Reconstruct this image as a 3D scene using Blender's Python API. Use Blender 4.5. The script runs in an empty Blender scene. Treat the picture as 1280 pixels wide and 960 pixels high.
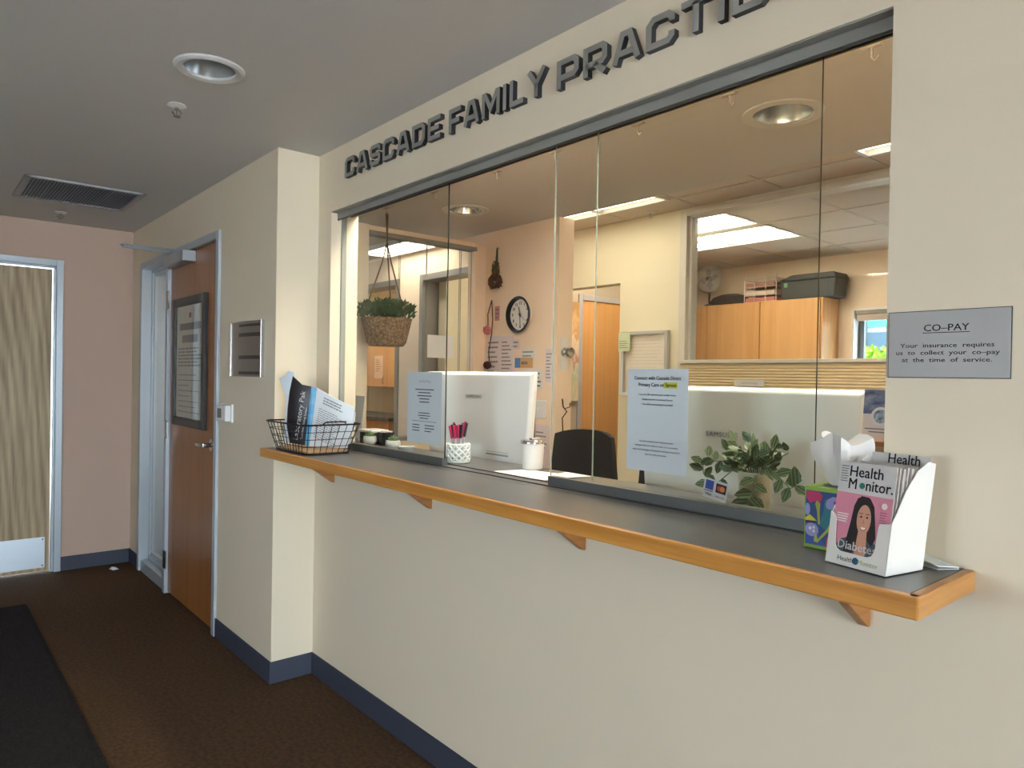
import bpy, bmesh, math, random
from mathutils import Vector, Matrix
random.seed(7)
S = bpy.context.scene
C = S.collection
PI = math.pi

# ------------------------------------------------------------------ camera
def make_camera():
    yaw, pitch, roll = (math.radians(a) for a in (49.5608, -0.5035, 0.9917))
    F = Vector((-math.sin(yaw)*math.cos(pitch), math.cos(yaw)*math.cos(pitch), math.sin(pitch)))
    R = Vector((math.cos(yaw), math.sin(yaw), 0)); U = R.cross(F)
    R2 = R*math.cos(roll)+U*math.sin(roll); U2 = -R*math.sin(roll)+U*math.cos(roll)
    cam = bpy.data.cameras.new('camera'); cam.sensor_width = 36; cam.lens = 889.295/1280*36
    cam.clip_start = 0.02; cam.clip_end = 200
    o = bpy.data.objects.new('camera', cam); C.objects.link(o)
    m = Matrix((R2, U2, -F)).transposed().to_4x4(); m.translation = Vector((1.1131, -1.4599, 1.3979))
    o.matrix_world = m
    S.camera = o
make_camera()

# ------------------------------------------------------------------ exposure, sky, sun
S.view_settings.view_transform = 'Standard'
S.view_settings.look = 'None'
S.view_settings.gamma = 1.0
S.view_settings.use_curve_mapping = False
S.view_settings.exposure = 0.6
S.cycles.transparent_max_bounces = 32
SKY = 17.5
TROFFER = 7.0
w = bpy.data.worlds.new('sky'); S.world = w; w.use_nodes = True
bg = w.node_tree.nodes['Background']; bg.inputs[0].default_value = (0.74, 0.88, 1.0, 1); bg.inputs[1].default_value = SKY
sun = bpy.data.lights.new('sun', 'SUN'); sun.energy = 62.0; sun.angle = math.radians(0.6); sun.color = (1, .98, .96)
so = bpy.data.objects.new('sun', sun); C.objects.link(so)
so.rotation_euler = Vector((-0.5, -0.42, -0.76)).to_track_quat('-Z', 'Y').to_euler(); so.location = (14, 4, 12)
BW = (-1.0, .35, 1.0, 1.75)   # unseen window added to brighten the lobby from behind: x0, x1, z0, z1
def portal(loc, rot, sx, sy):
    l = bpy.data.lights.new('window_portal', 'AREA'); l.shape = 'RECTANGLE'; l.size = sx; l.size_y = sy; l.cycles.is_portal = True
    o = bpy.data.objects.new('window_portal', l); C.objects.link(o); o.location = loc; o.rotation_euler = rot
portal((7.07, -2.25, 1.17), (0, math.radians(90), 0), 2.3, 3.6)
portal(((BW[0]+BW[1])/2, -4.27, (BW[2]+BW[3])/2), (math.radians(90), 0, 0), BW[1]-BW[0], BW[3]-BW[2])

# ------------------------------------------------------------------ materials
def lin(c):
    return tuple(((x/255)/12.92 if x/255 <= .04045 else ((x/255+.055)/1.055)**2.4) for x in c)
_m = {}
def mat(name, col, rough=.5, metal=0.0, emit=None, strength=0, spec=.5, bump=None, col2=None, nscale=(20, 20, 20), detail=4, ramp=(.35, .65), coat=0, trans=0, bumpscale=None, sub=0, bdist=.01):
    """col/col2 sRGB; col2 mixes in by noise; bump = strength."""
    if name in _m: return _m[name]
    m = bpy.data.materials.new(name); m.use_nodes = True; _m[name] = m
    nt = m.node_tree; b = nt.nodes['Principled BSDF']
    b.inputs['Base Color'].default_value = (*lin(col), 1); b.inputs['Roughness'].default_value = rough
    b.inputs['Metallic'].default_value = metal; b.inputs['Specular IOR Level'].default_value = spec
    b.inputs['Coat Weight'].default_value = coat; b.inputs['Coat Roughness'].default_value = .1
    b.inputs['Transmission Weight'].default_value = trans
    if emit: b.inputs['Emission Color'].default_value = (*lin(emit), 1); b.inputs['Emission Strength'].default_value = strength
    if col2 or bump:
        tc = nt.nodes.new('ShaderNodeTexCoord')
        mp = nt.nodes.new('ShaderNodeMapping'); mp.inputs['Scale'].default_value = nscale
        nt.links.new(tc.outputs['Object'], mp.inputs['Vector'])
        n = nt.nodes.new('ShaderNodeTexNoise'); n.inputs['Scale'].default_value = 1; n.inputs['Detail'].default_value = detail
        nt.links.new(mp.outputs[0], n.inputs['Vector'])
        if col2:
            r = nt.nodes.new('ShaderNodeValToRGB')
            r.color_ramp.elements[0].position = ramp[0]; r.color_ramp.elements[1].position = ramp[1]
            r.color_ramp.elements[0].color = (*lin(col), 1); r.color_ramp.elements[1].color = (*lin(col2), 1)
            nt.links.new(n.outputs['Fac'], r.inputs[0]); nt.links.new(r.outputs[0], b.inputs['Base Color'])
        if bump:
            src = n
            if bumpscale:
                src = nt.nodes.new('ShaderNodeTexNoise'); src.inputs['Scale'].default_value = bumpscale; src.inputs['Detail'].default_value = 3
                nt.links.new(tc.outputs['Object'], src.inputs['Vector'])
            bp = nt.nodes.new('ShaderNodeBump'); bp.inputs['Strength'].default_value = bump; bp.inputs['Distance'].default_value = bdist
            nt.links.new(src.outputs['Fac'], bp.inputs['Height']); nt.links.new(bp.outputs[0], b.inputs['Normal'])
    return m
def wood(name, c1, c2, axis='z', scale=1.0, rough=.45, rings=False, dist=6):
    if name in _m: return _m[name]
    m = bpy.data.materials.new(name); m.use_nodes = True; _m[name] = m
    nt = m.node_tree; b = nt.nodes['Principled BSDF']; b.inputs['Roughness'].default_value = rough
    tc = nt.nodes.new('ShaderNodeTexCoord'); mp = nt.nodes.new('ShaderNodeMapping')
    s = {'x': (1.2, 30, 30), 'y': (30, 1.2, 30), 'z': (30, 30, 1.2)}[axis]
    mp.inputs['Scale'].default_value = tuple(v*scale for v in s)
    nt.links.new(tc.outputs['Object'], mp.inputs['Vector'])
    n = nt.nodes.new('ShaderNodeTexNoise'); n.inputs['Scale'].default_value = 1; n.inputs['Detail'].default_value = 6; n.inputs['Roughness'].default_value = .65
    nt.links.new(mp.outputs[0], n.inputs['Vector'])
    r = nt.nodes.new('ShaderNodeValToRGB'); r.color_ramp.elements[0].position = .3; r.color_ramp.elements[1].position = .72
    r.color_ramp.elements[0].color = (*lin(c1), 1); r.color_ramp.elements[1].color = (*lin(c2), 1)
    fac = n.outputs['Fac']
    if rings:
        mp2 = nt.nodes.new('ShaderNodeMapping'); mp2.inputs['Scale'].default_value = (1, 1, .16)
        mp2.inputs['Location'].default_value = (0, .12, 0.1)
        nt.links.new(tc.outputs['Object'], mp2.inputs['Vector'])
        wv = nt.nodes.new('ShaderNodeTexWave'); wv.wave_type = 'RINGS'; wv.rings_direction = 'X'; wv.inputs['Scale'].default_value = 7
        wv.inputs['Distortion'].default_value = dist; wv.inputs['Detail'].default_value = 3; wv.inputs['Detail Scale'].default_value = 1.6
        nt.links.new(mp2.outputs[0], wv.inputs['Vector'])
        mx = nt.nodes.new('ShaderNodeMix'); mx.data_type = 'FLOAT'; mx.inputs[0].default_value = .2
        nt.links.new(n.outputs['Fac'], mx.inputs[2]); nt.links.new(wv.outputs['Fac'], mx.inputs[3]); fac = mx.outputs[0]
    nt.links.new(fac, r.inputs[0]); nt.links.new(r.outputs[0], b.inputs['Base Color'])
    bp = nt.nodes.new('ShaderNodeBump'); bp.inputs['Strength'].default_value = .08; bp.inputs['Distance'].default_value = .003
    nt.links.new(n.outputs['Fac'], bp.inputs['Height']); nt.links.new(bp.outputs[0], b.inputs['Normal'])
    return m
def glass(name, tint=(1, 1, 1), rough=0.0, ior=1.45):
    if name in _m: return _m[name]
    m = bpy.data.materials.new(name); m.use_nodes = True; _m[name] = m
    nt = m.node_tree; nt.nodes.remove(nt.nodes['Principled BSDF'])
    out = nt.nodes['Material Output']
    t = nt.nodes.new('ShaderNodeBsdfTransparent'); t.inputs[0].default_value = (*tint, 1)
    g = nt.nodes.new('ShaderNodeBsdfGlossy'); g.inputs['Roughness'].default_value = rough
    fr = nt.nodes.new('ShaderNodeFresnel'); fr.inputs[0].default_value = ior
    mx = nt.nodes.new('ShaderNodeMixShader')
    ge = nt.nodes.new('ShaderNodeNewGeometry'); sb = nt.nodes.new('ShaderNodeMath'); sb.operation = 'SUBTRACT'; sb.inputs[0].default_value = 1.0
    ml = nt.nodes.new('ShaderNodeMath'); ml.operation = 'MULTIPLY'
    nt.links.new(ge.outputs['Backfacing'], sb.inputs[1]); nt.links.new(sb.outputs[0], ml.inputs[0]); nt.links.new(fr.outputs[0], ml.inputs[1])
    nt.links.new(ml.outputs[0], mx.inputs[0]); nt.links.new(t.outputs[0], mx.inputs[1]); nt.links.new(g.outputs[0], mx.inputs[2])
    nt.links.new(mx.outputs[0], out.inputs[0])
    return m

paint = mat('cream_paint', (220, 207, 184), .75, bump=.12, bumpscale=220, bdist=.002)
paint_tan = mat('tan_paint', (188, 162, 146), .75, bump=.12, bumpscale=220, bdist=.002)
paint_yel = mat('yellow_cream_paint', (236, 226, 198), .75, bump=.1, bumpscale=220, bdist=.002)
paint_beige = mat('beige_paint', (243, 220, 195), .75, bump=.1, bumpscale=220, bdist=.002)
ceil_paint = mat('ceiling_paint', (204, 202, 199), .8, bump=.1, bumpscale=200, bdist=.002)
carpet = mat('brown_carpet', (96, 74, 54), .95, col2=(80, 60, 45), nscale=(60, 60, 60), bump=.5, bumpscale=420, spec=.1)
base_rub = mat('navy_rubber', (62, 66, 80), .55, spec=.3)
frame_met = mat('pale_frame_paint', (176, 184, 192), .35, metal=.3)
frame_dk = mat('taupe_frame_paint', (138, 132, 128), .4, metal=.2)
oak_door = wood('pale_oak', (134, 112, 82), (186, 164, 130), 'z', 1.2, .5, rings=True, dist=3)
orange_door = wood('honey_veneer', (134, 86, 44), (160, 104, 56), 'z', .8, .35)
maple = wood('maple', (206, 150, 96), (224, 172, 116), 'z', .8, .4)
oak_edge = wood('golden_oak_x', (172, 112, 42), (214, 152, 74), 'x', 1.6, .35)
oak_edge_y = wood('golden_oak_y', (160, 108, 52), (200, 142, 78), 'y', 1.6, .35)
lam = mat('charcoal_laminate', (84, 83, 82), .3, col2=(92, 91, 90), nscale=(300, 300, 300), spec=.5)
rail_met = mat('dark_anodised', (112, 114, 112), .4, metal=.5)
track_met = mat('grey_track', (136, 136, 131), .45, metal=.0)
chrome = mat('chrome', (205, 208, 210), .18, metal=1)
steel = mat('brushed_steel', (190, 196, 204), .35, metal=1, bump=.1, nscale=(4, 4, 400))
alu = mat('aluminium', (168, 170, 174), .4, metal=.7)
white = mat('white_plastic', (228, 228, 226), .4)
white_gl = mat('white_gloss_plastic', (232, 233, 230), .15, coat=.3)
paper = mat('paper', (226, 226, 224), .8)
paper_bl = mat('cool_paper', (196, 204, 208), .7)
ink = mat('ink', (38, 38, 42), .8)
ink_gr = mat('grey_ink', (120, 120, 122), .8)
black = mat('black_plastic', (26, 27, 30), .4)
black_fab = mat('black_mesh_fabric', (30, 31, 36), .8, bump=.3, bumpscale=600)
blackwire = mat('black_wire', (22, 22, 24), .4, metal=.4)
pane_gl = glass('clear_glass', (.965, .975, .965))
edge_gl = mat('glass_edge', (40, 46, 44), .1)
edge_lt = mat('glass_edge_light', (150, 160, 150), .1)
tape = mat('clear_tape', (210, 210, 206), .3)

# ------------------------------------------------------------------ mesh helpers
W = {}
class MB:
    def __init__(s): s.v = []; s.f = []; s.m = []
    def add(s, vs, fs, mi=0):
        o = len(s.v); s.v += [tuple(v) for v in vs]; s.f += [tuple(i+o for i in f) for f in fs]; s.m += [mi]*len(fs); return s
    def box(s, x0, x1, y0, y1, z0, z1, mi=0):
        vs = [(x, y, z) for z in (z0, z1) for y in (y0, y1) for x in (x0, x1)]
        return s.add(vs, [(0, 2, 3, 1), (4, 5, 7, 6), (0, 1, 5, 4), (2, 6, 7, 3), (0, 4, 6, 2), (1, 3, 7, 5)], mi)
    def obox(s, c, ax, ay, az, mi=0):
        c, ax, ay, az = (Vector(q) for q in (c, ax, ay, az))
        vs = [c+ax*i+ay*j+az*k for k in (-1, 1) for j in (-1, 1) for i in (-1, 1)]
        return s.add(vs, [(0, 2, 3, 1), (4, 5, 7, 6), (0, 1, 5, 4), (2, 6, 7, 3), (0, 4, 6, 2), (1, 3, 7, 5)], mi)
    def prism(s, pts, fn, d, mi=0, mside=None):
        """pts 2D polygon, fn maps (a,b)->3D, d extrude vector"""
        d = Vector(d); a = [Vector(fn(*p)) for p in pts]; n = len(a)
        s.add(a+[q+d for q in a], [tuple(range(n))[::-1], tuple(range(n, 2*n))], mi)
        o = len(s.v)-2*n
        fs = [(o+i, o+(i+1) % n, o+n+(i+1) % n, o+n+i) for i in range(n)]
        s.f += fs; s.m += [mi if mside is None else mside]*n; return s
    def tube(s, path, r, n=8, mi=0, closed=False, r1=None):
        P = [Vector(p) for p in path]; k = len(P); rings = []; up = None
        for i, p in enumerate(P):
            if closed: t = P[(i+1) % k]-P[i-1]
            else: t = P[min(i+1, k-1)]-P[max(i-1, 0)]
            t.normalize()
            if up is None: up = Vector((0, 0, 1)) if abs(t.z) < .9 else Vector((1, 0, 0))
            a = t.cross(up); a.normalize(); b = a.cross(t); b.normalize(); up = b
            rr = r if r1 is None else r+(r1-r)*i/max(1, k-1)
            rings.append([p+a*math.cos(2*PI*j/n)*rr+b*math.sin(2*PI*j/n)*rr for j in range(n)])
        o = len(s.v)
        for g in rings: s.v += [tuple(q) for q in g]
        for i in range(k if closed else k-1):
            i2 = (i+1) % k
            for j in range(n):
                s.f.append((o+i*n+j, o+i*n+(j+1) % n, o+i2*n+(j+1) % n, o+i2*n+j)); s.m.append(mi)
        if not closed:
            s.f.append(tuple(o+j for j in range(n))[::-1]); s.f.append(tuple(o+(k-1)*n+j for j in range(n))); s.m += [mi, mi]
        return s
    def lathe(s, c, prof, n=24, mi=0, ax=None, cap=True):
        """prof [(r,h)], axis along ax (default z)"""
        c = Vector(c); az = Vector(ax or (0, 0, 1)).normalized()
        q = Vector((1, 0, 0)) if abs(az.x) < .9 else Vector((0, 1, 0))
        a = az.cross(q).normalized(); b = az.cross(a)
        o = len(s.v); k = len(prof)
        for r, h in prof:
            for j in range(n):
                s.v.append(tuple(c+az*h+a*r*math.cos(2*PI*j/n)+b*r*math.sin(2*PI*j/n)))
        for i in range(k-1):
            for j in range(n):
                s.f.append((o+i*n+j, o+i*n+(j+1) % n, o+(i+1)*n+(j+1) % n, o+(i+1)*n+j)); s.m.append(mi)
        if cap:
            s.f.append(tuple(o+j for j in range(n))[::-1]); s.f.append(tuple(o+(k-1)*n+j for j in range(n))); s.m += [mi, mi]
        return s
    def build(s, name, mats, parent=None, bevel=0, smooth=False, seg=2, recalc=True):
        xs = [v[0] for v in s.v]; ys = [v[1] for v in s.v]; zs = [v[2] for v in s.v]
        o0 = Vector(((min(xs)+max(xs))/2, (min(ys)+max(ys))/2, min(zs)))
        me = bpy.data.meshes.new(name); me.from_pydata([tuple(Vector(v)-o0) for v in s.v], [], s.f)
        for mm in (mats if isinstance(mats, (list, tuple)) else [mats]): me.materials.append(mm)
        for p, i in zip(me.polygons, s.m): p.material_index = i
        if recalc:
            bm = bmesh.new(); bm.from_mesh(me); bmesh.ops.recalc_face_normals(bm, faces=bm.faces); bm.to_mesh(me); bm.free()
        if smooth:
            for p in me.polygons: p.use_smooth = True
            me.set_sharp_from_angle(angle=math.radians(40))
        ob = bpy.data.objects.new(name, me); C.objects.link(ob); W[ob.name] = o0
        ob.location = o0
        if parent is not None: ob.parent = parent; ob.location = o0-W[parent.name]
        if bevel:
            md = ob.modifiers.new('bevel', 'BEVEL'); md.width = bevel; md.segments = seg; md.limit_method = 'ANGLE'
        return ob
def tag(o, label=None, cat=None, group=None, kind=None):
    if label: o['label'] = label
    if cat: o['category'] = cat
    if group: o['group'] = group
    if kind: o['kind'] = kind
    return o
def thing(name, loc, label=None, cat=None, group=None, kind=None):
    o = bpy.data.objects.new(name, None); C.objects.link(o); o.location = loc; o.empty_display_size = .05; W[o.name] = Vector(loc)
    return tag(o, label, cat, group, kind)
def struct(o, label=None): return tag(o, label, None, None, 'structure')
def boxes(lst):
    m = MB()
    for b in lst: m.box(*b)
    return m
X, Y, Z = Vector((1, 0, 0)), Vector((0, 1, 0)), Vector((0, 0, 1))
def text(name, s, pos, right, up, size, mt, parent, align='CENTER', ext=.0002, bold=0, sx=1.0, spacing=1.0):
    cu = bpy.data.curves.new('t', 'FONT'); cu.body = s; cu.size = 1.0; cu.align_x = align; cu.align_y = 'BOTTOM_BASELINE'; cu.resolution_u = 2
    cu.space_character = spacing
    ob = bpy.data.objects.new('t', cu); me = ob.to_mesh()
    pos, right, up = Vector(pos), Vector(right).normalized(), Vector(up).normalized(); n = right.cross(up)
    m = MB()
    for dx, dy in ([(0, 0)] if not bold else [(-bold, -bold*.5), (bold, -bold*.5), (-bold, bold*.5), (bold, bold*.5)]):
        m.add([pos+right*(v.co.x+dx)*size*sx+up*(v.co.y+dy)*size+n*ext for v in me.vertices], [tuple(p.vertices) for p in me.polygons])
    ob.to_mesh_clear(); bpy.data.objects.remove(ob); bpy.data.curves.remove(cu)
    if not m.v: return None
    return m.build(name, mt, parent, recalc=False)
def lines_print(name, rects, pos, right, up, mt, parent, ext=.0003):
    """printed bars (a0,a1,b0,b1) on a plane"""
    pos, right, up = Vector(pos), Vector(right).normalized(), Vector(up).normalized(); n = right.cross(up); m = MB()
    for a0, a1, b0, b1 in rects:
        m.add([pos+right*a+up*b+n*ext for a, b in ((a0, b0), (a1, b0), (a1, b1), (a0, b1))], [(0, 1, 2, 3)])
    return m.build(name, mt, parent, recalc=False)
def scribble(x0, x1, z0, z1, n, ragged=.35, th=.45, rnd=None):
    """rows of broken bars standing for unreadable small print"""
    rnd = rnd or random; out = []; dz = (z1-z0)/n
    for i in range(n):
        x = x0; end = x0+(x1-x0)*(1-ragged*rnd.random())
        b = z1-(i+1)*dz+dz*(1-th)/2
        while x < end:
            wd = min((x1-x0)*(.06+.12*rnd.random()), end-x)
            out.append((x, x+wd*.82, b, b+dz*th)); x += wd
    return out

# ------------------------------------------------------------------ dimensions
H = 2.4122; D = -.198; XJ = -2.010; XL = -1.880; XR = .527; ZT = 2.1356; ZC = 1.067; XF = -4.667; TW = .135
YK = 1.646; YY = 2.69; HT = 2.60; YO = 5.188; XE = 7.0; YB = -4.2

# ------------------------------------------------------------------ setting: floors, ceilings, walls
struct(boxes([(-7.8, XE+.2, YB-.2, 5.4, -.1, 0)]).build('floor', carpet), 'dark brown short pile carpet')
gnd = mat('pale_concrete', (184, 186, 188), .9, col2=(172, 174, 176), nscale=(2, 2, 2))
struct(boxes([(-30, 40, -30, 40, -.35, -.12)]).build('ground', gnd), 'pale concrete ground outside')
struct(boxes([(-7.8, XE+.2, YB-.2, YK, H, H+.35)]).build('ceiling', ceil_paint), 'smooth painted grey ceiling over lobby and desk')
# tile ceiling with grid and separate tiles
tile_m = mat('acoustic_tile', (222, 208, 194), .9, col2=(196, 180, 166), nscale=(160, 160, 160), ramp=(.55, .72), bump=.5, bumpscale=300)
grid_m = mat('tile_grid', (206, 194, 180), .5)
cz = thing('ceiling', (-1, 3, HT), kind='structure'); cz['label'] = 'acoustic tile ceiling over the back office'
boxes([(-7.8, XE+.2, YK, 5.4, HT+.03, HT+.2), (-7.8, XE+.2, YK, YK+.04, H, HT+.03)]).build('ceiling_slab', ceil_paint, cz)
TX0, TY0, TS = -1.184-.617*6, YK+.06, .617
gm = MB()
ys = [YY-.117-TS, YY-.117+.12, YY+.11, ]
# grid lines: y rows
rows = [YK+.04, 1.79, 2.407, YY]
rows2 = [YY+.11, 2.87, 3.487, 4.104, 4.721, YO]
cols = [TX0+TS*i for i in range(0, 12)]
troffers_at = []
def in_troffer(x, y):
    for (a, b, c, d) in TROF:
        if a-.02 < x < b+.02 and c-.02 < y < d+.02: return True
    return False
TROF = [(-3.03, -1.83, 1.80, 2.40), (-3.0, -1.78, 2.88, 3.45), (-3.0, -1.78, 3.55, 4.11), (-.56, .65, 1.80, 2.40)]
tile_protos = {}
for rws in (rows, rows2):
    for j in range(len(rws)-1):
        y0, y1 = rws[j], rws[j+1]
        for i in range(len(cols)-1):
            x0, x1 = cols[i], cols[i+1]
            if in_troffer((x0+x1)/2, (y0+y1)/2) or x1 < -4.4 or x0 > 1.5: continue
            key = (round(y1-y0, 3))
            if key not in tile_protos:
                t = MB().box(x0+.012, x1-.012, y0+.012, y1-.012, HT+.004, HT+.026).build('ceiling_tile', tile_m, cz, bevel=.003, seg=1); tile_protos[key] = t
            else:
                t = tile_protos[key].copy(); C.objects.link(t); t.parent = cz
                t.location = Vector(((x0+x1)/2, (y0+y1)/2, HT+.004))-W[cz.name]
for rws in (rows, rows2):
    for y in rws: gm.box(-4.5, 1.8, y-.012, y+.012, HT, HT+.03)
    for x in cols: gm.box(x-.012, x+.012, rws[0], rws[-1], HT+.001, HT+.03)
gm.build('ceiling_grid', grid_m, cz)

# lobby walls
struct(boxes([(XJ, XL, 0, TW, 0, H), (XR, XE, 0, TW, 0, H), (XL, XR, 0, TW, ZT, H), (XL, XR, 0, TW, 0, ZC-.037)]).build('wall_front', paint), 'cream wall holding the reception window')
DL, DR, ZF = -4.40, -2.753, 2.154
struct(boxes([(-2.2, XJ, D, TW, 0, H), (DR-.015, -2.2, D, D+.14, 0, H), (XF-.4, DL+.015, D, D+.14, 0, H), (DL+.015, DR-.015, D, D+.14, ZF-.015, H)]).build('wall_left', paint), 'greyish cream wall with door and sidelight')
FD0, FD1 = -.632, -1.70
struct(boxes([(XF-.14, XF, FD0-.015, D, 0, H), (XF-.14, XF, YB, FD1+.015, 0, H), (XF-.14, XF, FD1+.015, FD0-.015, ZF-.015, H)]).build('wall_far', paint_tan), 'tan end wall of the lobby with pale oak door')
struct(boxes([(XF-.2, BW[0], YB-.14, YB, 0, H), (BW[1], XE, YB-.14, YB, 0, H), (BW[0], BW[1], YB-.14, YB, 0, BW[2]), (BW[0], BW[1], YB-.14, YB, BW[3], H)]).build('wall_back', paint_tan), 'tan lobby wall behind the camera with an added window')
bw = thing('window_added', ((BW[0]+BW[1])/2, YB-.07, BW[2]), kind='structure'); bw['label'] = 'unseen window added behind the camera to brighten the lobby'  # added opening, sized for the daylight it throws on the front wall
fm = MB()
for x in (BW[0]+.025, (BW[0]*2+BW[1])/3, (BW[0]+BW[1]*2)/3, BW[1]-.025): fm.box(x-.025, x+.025, YB-.11, YB-.03, BW[2], BW[3])
for z in (BW[2]+.025, BW[3]-.025): fm.box(BW[0], BW[1], YB-.11, YB-.03, z-.025, z+.025)
fm.build('window_frame', alu, bw)
for i in range(3):
    x0 = BW[0]+(BW[1]-BW[0])*i/3; x1 = BW[0]+(BW[1]-BW[0])*(i+1)/3
    MB().box(x0+.04, x1-.04, YB-.074, YB-.066, BW[2]+.05, BW[3]-.05).build('window_pane', pane_gl, bw)
struct(boxes([(XE, XE+.14, YB, -4.1, 0, H), (XE, XE+.14, -.4, 5.4, 0, HT+.2), (XE, XE+.14, -4.1, -.4, 2.34, H+.2)]).build('wall_right', paint_tan), 'wall with storefront glazing at the entrance')
# entrance storefront glazing
win = thing('window_5', (XE+.07, -2.25, 0), kind='structure'); win['label'] = 'storefront entrance glazing'
fm = MB()
for y in (-4.07, -3.16, -2.25, -1.34, -.43): fm.box(XE+.03, XE+.11, y-.025, y+.025, 0, 2.34)
for z in (.05, 2.315): fm.box(XE+.03, XE+.11, -4.1, -.4, z-.03, z+.03)
fm.build('window_frame', alu, win)
for y0, y1 in ((-4.04, -3.19), (-3.13, -2.28), (-2.22, -1.37), (-1.31, -.46)):
    MB().box(XE+.066, XE+.074, y0, y1, .08, 2.285).build('window_pane', pane_gl, win)
# baseboards
HB = .098; bt = .008
struct(boxes([(XJ+bt, XE, -bt, 0, 0, HB)]).build('baseboard_front', base_rub, bevel=.002), 'navy rubber baseboard under the counter')
struct(boxes([(XJ, XJ+bt, D-bt, 0, 0, HB)]).build('baseboard_corner', base_rub, bevel=.002), 'navy rubber baseboard on the short return wall')
struct(boxes([(DR, XJ, D-bt, D, 0, HB), (XF, DL, D-bt, D, 0, HB)]).build('baseboard_left', base_rub, bevel=.002), 'navy rubber baseboard beside the wood door')
struct(boxes([(XF, XF+bt, FD0, D-bt, 0, HB), (XF, XF+bt, YB, FD1, 0, HB)]).build('baseboard_far', base_rub, bevel=.002), 'navy rubber baseboard on the tan end wall')

# interior walls
d1 = (-4.86, -3.98); d2 = (-3.67, -2.86)    # door frames (outer) in the clock wall
ZF2 = 2.20
struct(boxes([(-2.86, -2.10, YK, YK+.13, 0, H), (-3.98, -3.67, YK, YK+.13, 0, H), (-7.6, -4.86, YK, YK+.13, 0, H),
              (d1[0], d1[1], YK, YK+.13, ZF2, H), (d2[0], d2[1], YK, YK+.13, ZF2, H)]).build('wall_reception_back', paint_beige), 'beige wall with the clock behind the desk')
struct(boxes([(-7.6, -7.46, -.06, 3.4, 0, HT), (-5.4, -5.3, -.06, YK, 0, H)]).build('wall_hall_end', paint_yel), 'cream end wall of the inner hall')
struct(boxes([(-7.6, -3.6, 3.3, 3.4, 0, HT), (-3.6, -3.5, YK+.13, 2.69, 0, HT), (-7.5, -3.5, YK+.131, 3.4, 2.45, 2.5)]).build('wall_back_room', paint_yel), 'cream walls of the room behind the hall doors')
struct(boxes([(XR+.9, XR+1.0, TW, YO, 0, HT)]).build('wall_reception_right', paint_beige), 'beige wall at the right of the reception office')
struct(boxes([(-3.6, -3.5, YY, YY+.11, 0, HT), (-2.5, -1.945, YY, YY+.11, 0, HT), (-3.5, -2.5, YY, YY+.11, 2.135, HT), (-1.945, .2, YY, YY+.11, 0, .9), (-1.945, .2, YY, YY+.11, 2.585, HT), (.2, 1.45, YY, YY+.11, 0, HT)]).build('wall_office_front', paint_yel), 'yellow cream wall with doorway and interior window')
greyp = mat('greige_paint', (190, 176, 158), .75)
struct(boxes([(-3.6, -3.5, YY+.11, 3.258, 0, HT), (-3.6, -3.5, 3.258, 4.0, 2.18, HT), (-3.6, -2.745, 3.90, 3.95, 0, HT), (-2.55, -2.5, YY+.11, 3.58, 0, HT)]).prism([(-2.5, 3.58), (-2.72, 3.90), (-2.72, 3.95), (-2.77, 3.95), (-2.55, 3.58)], lambda a, b: (a, b, 0), (0, 0, HT)).build('wall_passage', greyp), 'greige walls of the passage beyond the doorway')
WX0, WX1, WZ0, WZ1 = -1.86, -.75, .85, 2.09
struct(boxes([(-5, WX0, YO, YO+.16, 0, HT), (WX1, 1.5, YO, YO+.16, 0, HT), (WX0, WX1, YO, YO+.16, WZ1, HT), (WX0, WX1, YO, YO+.16, 0, WZ0), (-5, -4.9, 4.0, YO, 0, HT), (-5, -3.55, 3.95, 4.05, 0, HT)]).build('wall_office_back', paint_beige), 'beige back wall of the office with outside window')

# ------------------------------------------------------------------ doors
def frame_y(mb, x0, x1, zt, y0, y1, t=.045, pro=.012):
    mb.box(x0, x0+t, y0-pro, y1+pro, 0, zt).box(x1-t, x1, y0-pro, y1+pro, 0, zt).box(x0+t, x1-t, y0-pro, y1+pro, zt-t, zt)
# far lobby door (plane x = XF)
d = thing('door_1', (XF, -1.16, 0), kind='structure'); d['label'] = 'pale oak veneer door with metal kick plate in pale frame'
m = MB(); t = .042
for ya, yb in ((FD0-t, FD0), (FD1, FD1+t)): m.box(XF-.13, XF+.014, ya, yb, 0, ZF)
m.box(XF-.13, XF+.014, FD1+t, FD0-t, ZF-t, ZF)
m.build('door_frame', frame_met, d, bevel=.003)
m = MB()
for ya, yb in ((FD0-t-.014, FD0-t), (FD1+t, FD1+t+.014)): m.box(XF-.11, XF-.012, ya, yb, 0, ZF-t)
m.box(XF-.11, XF-.012, FD1+t, FD0-t, ZF-t-.014, ZF-t); m.build('door_stop', frame_met, d, bevel=.002)
leaf = MB().box(XF-.075, XF-.03, FD1+t+.018, FD0-t-.02, .012, ZF-t-.02).build('door_leaf', oak_door, d, bevel=.002)
kp = MB().box(XF-.03, XF-.027, FD1+t+.04, -.722, .035, .245).build('kick_plate', steel, d)
m = MB()
for y in (-.735, -1.0, -1.3):
    for z in (.05, .23): m.lathe((XF-.027, y, z), [(.005, 0), (.004, .0015)], 8, ax=(1, 0, 0))
m.build('screw', chrome, d)
m = MB().lathe((XF-.03, -1.57, 1.0), [(.032, 0), (.032, .006), (.012, .008), (.012, .045)], 20, ax=(1, 0, 0)); m.tube([(XF+.015, -1.57, 1.0), (XF+.018, -1.5, 1.0), (XF+.014, -1.46, 1.0)], .009); m.build('door_handle', chrome, d, smooth=True)

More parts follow.
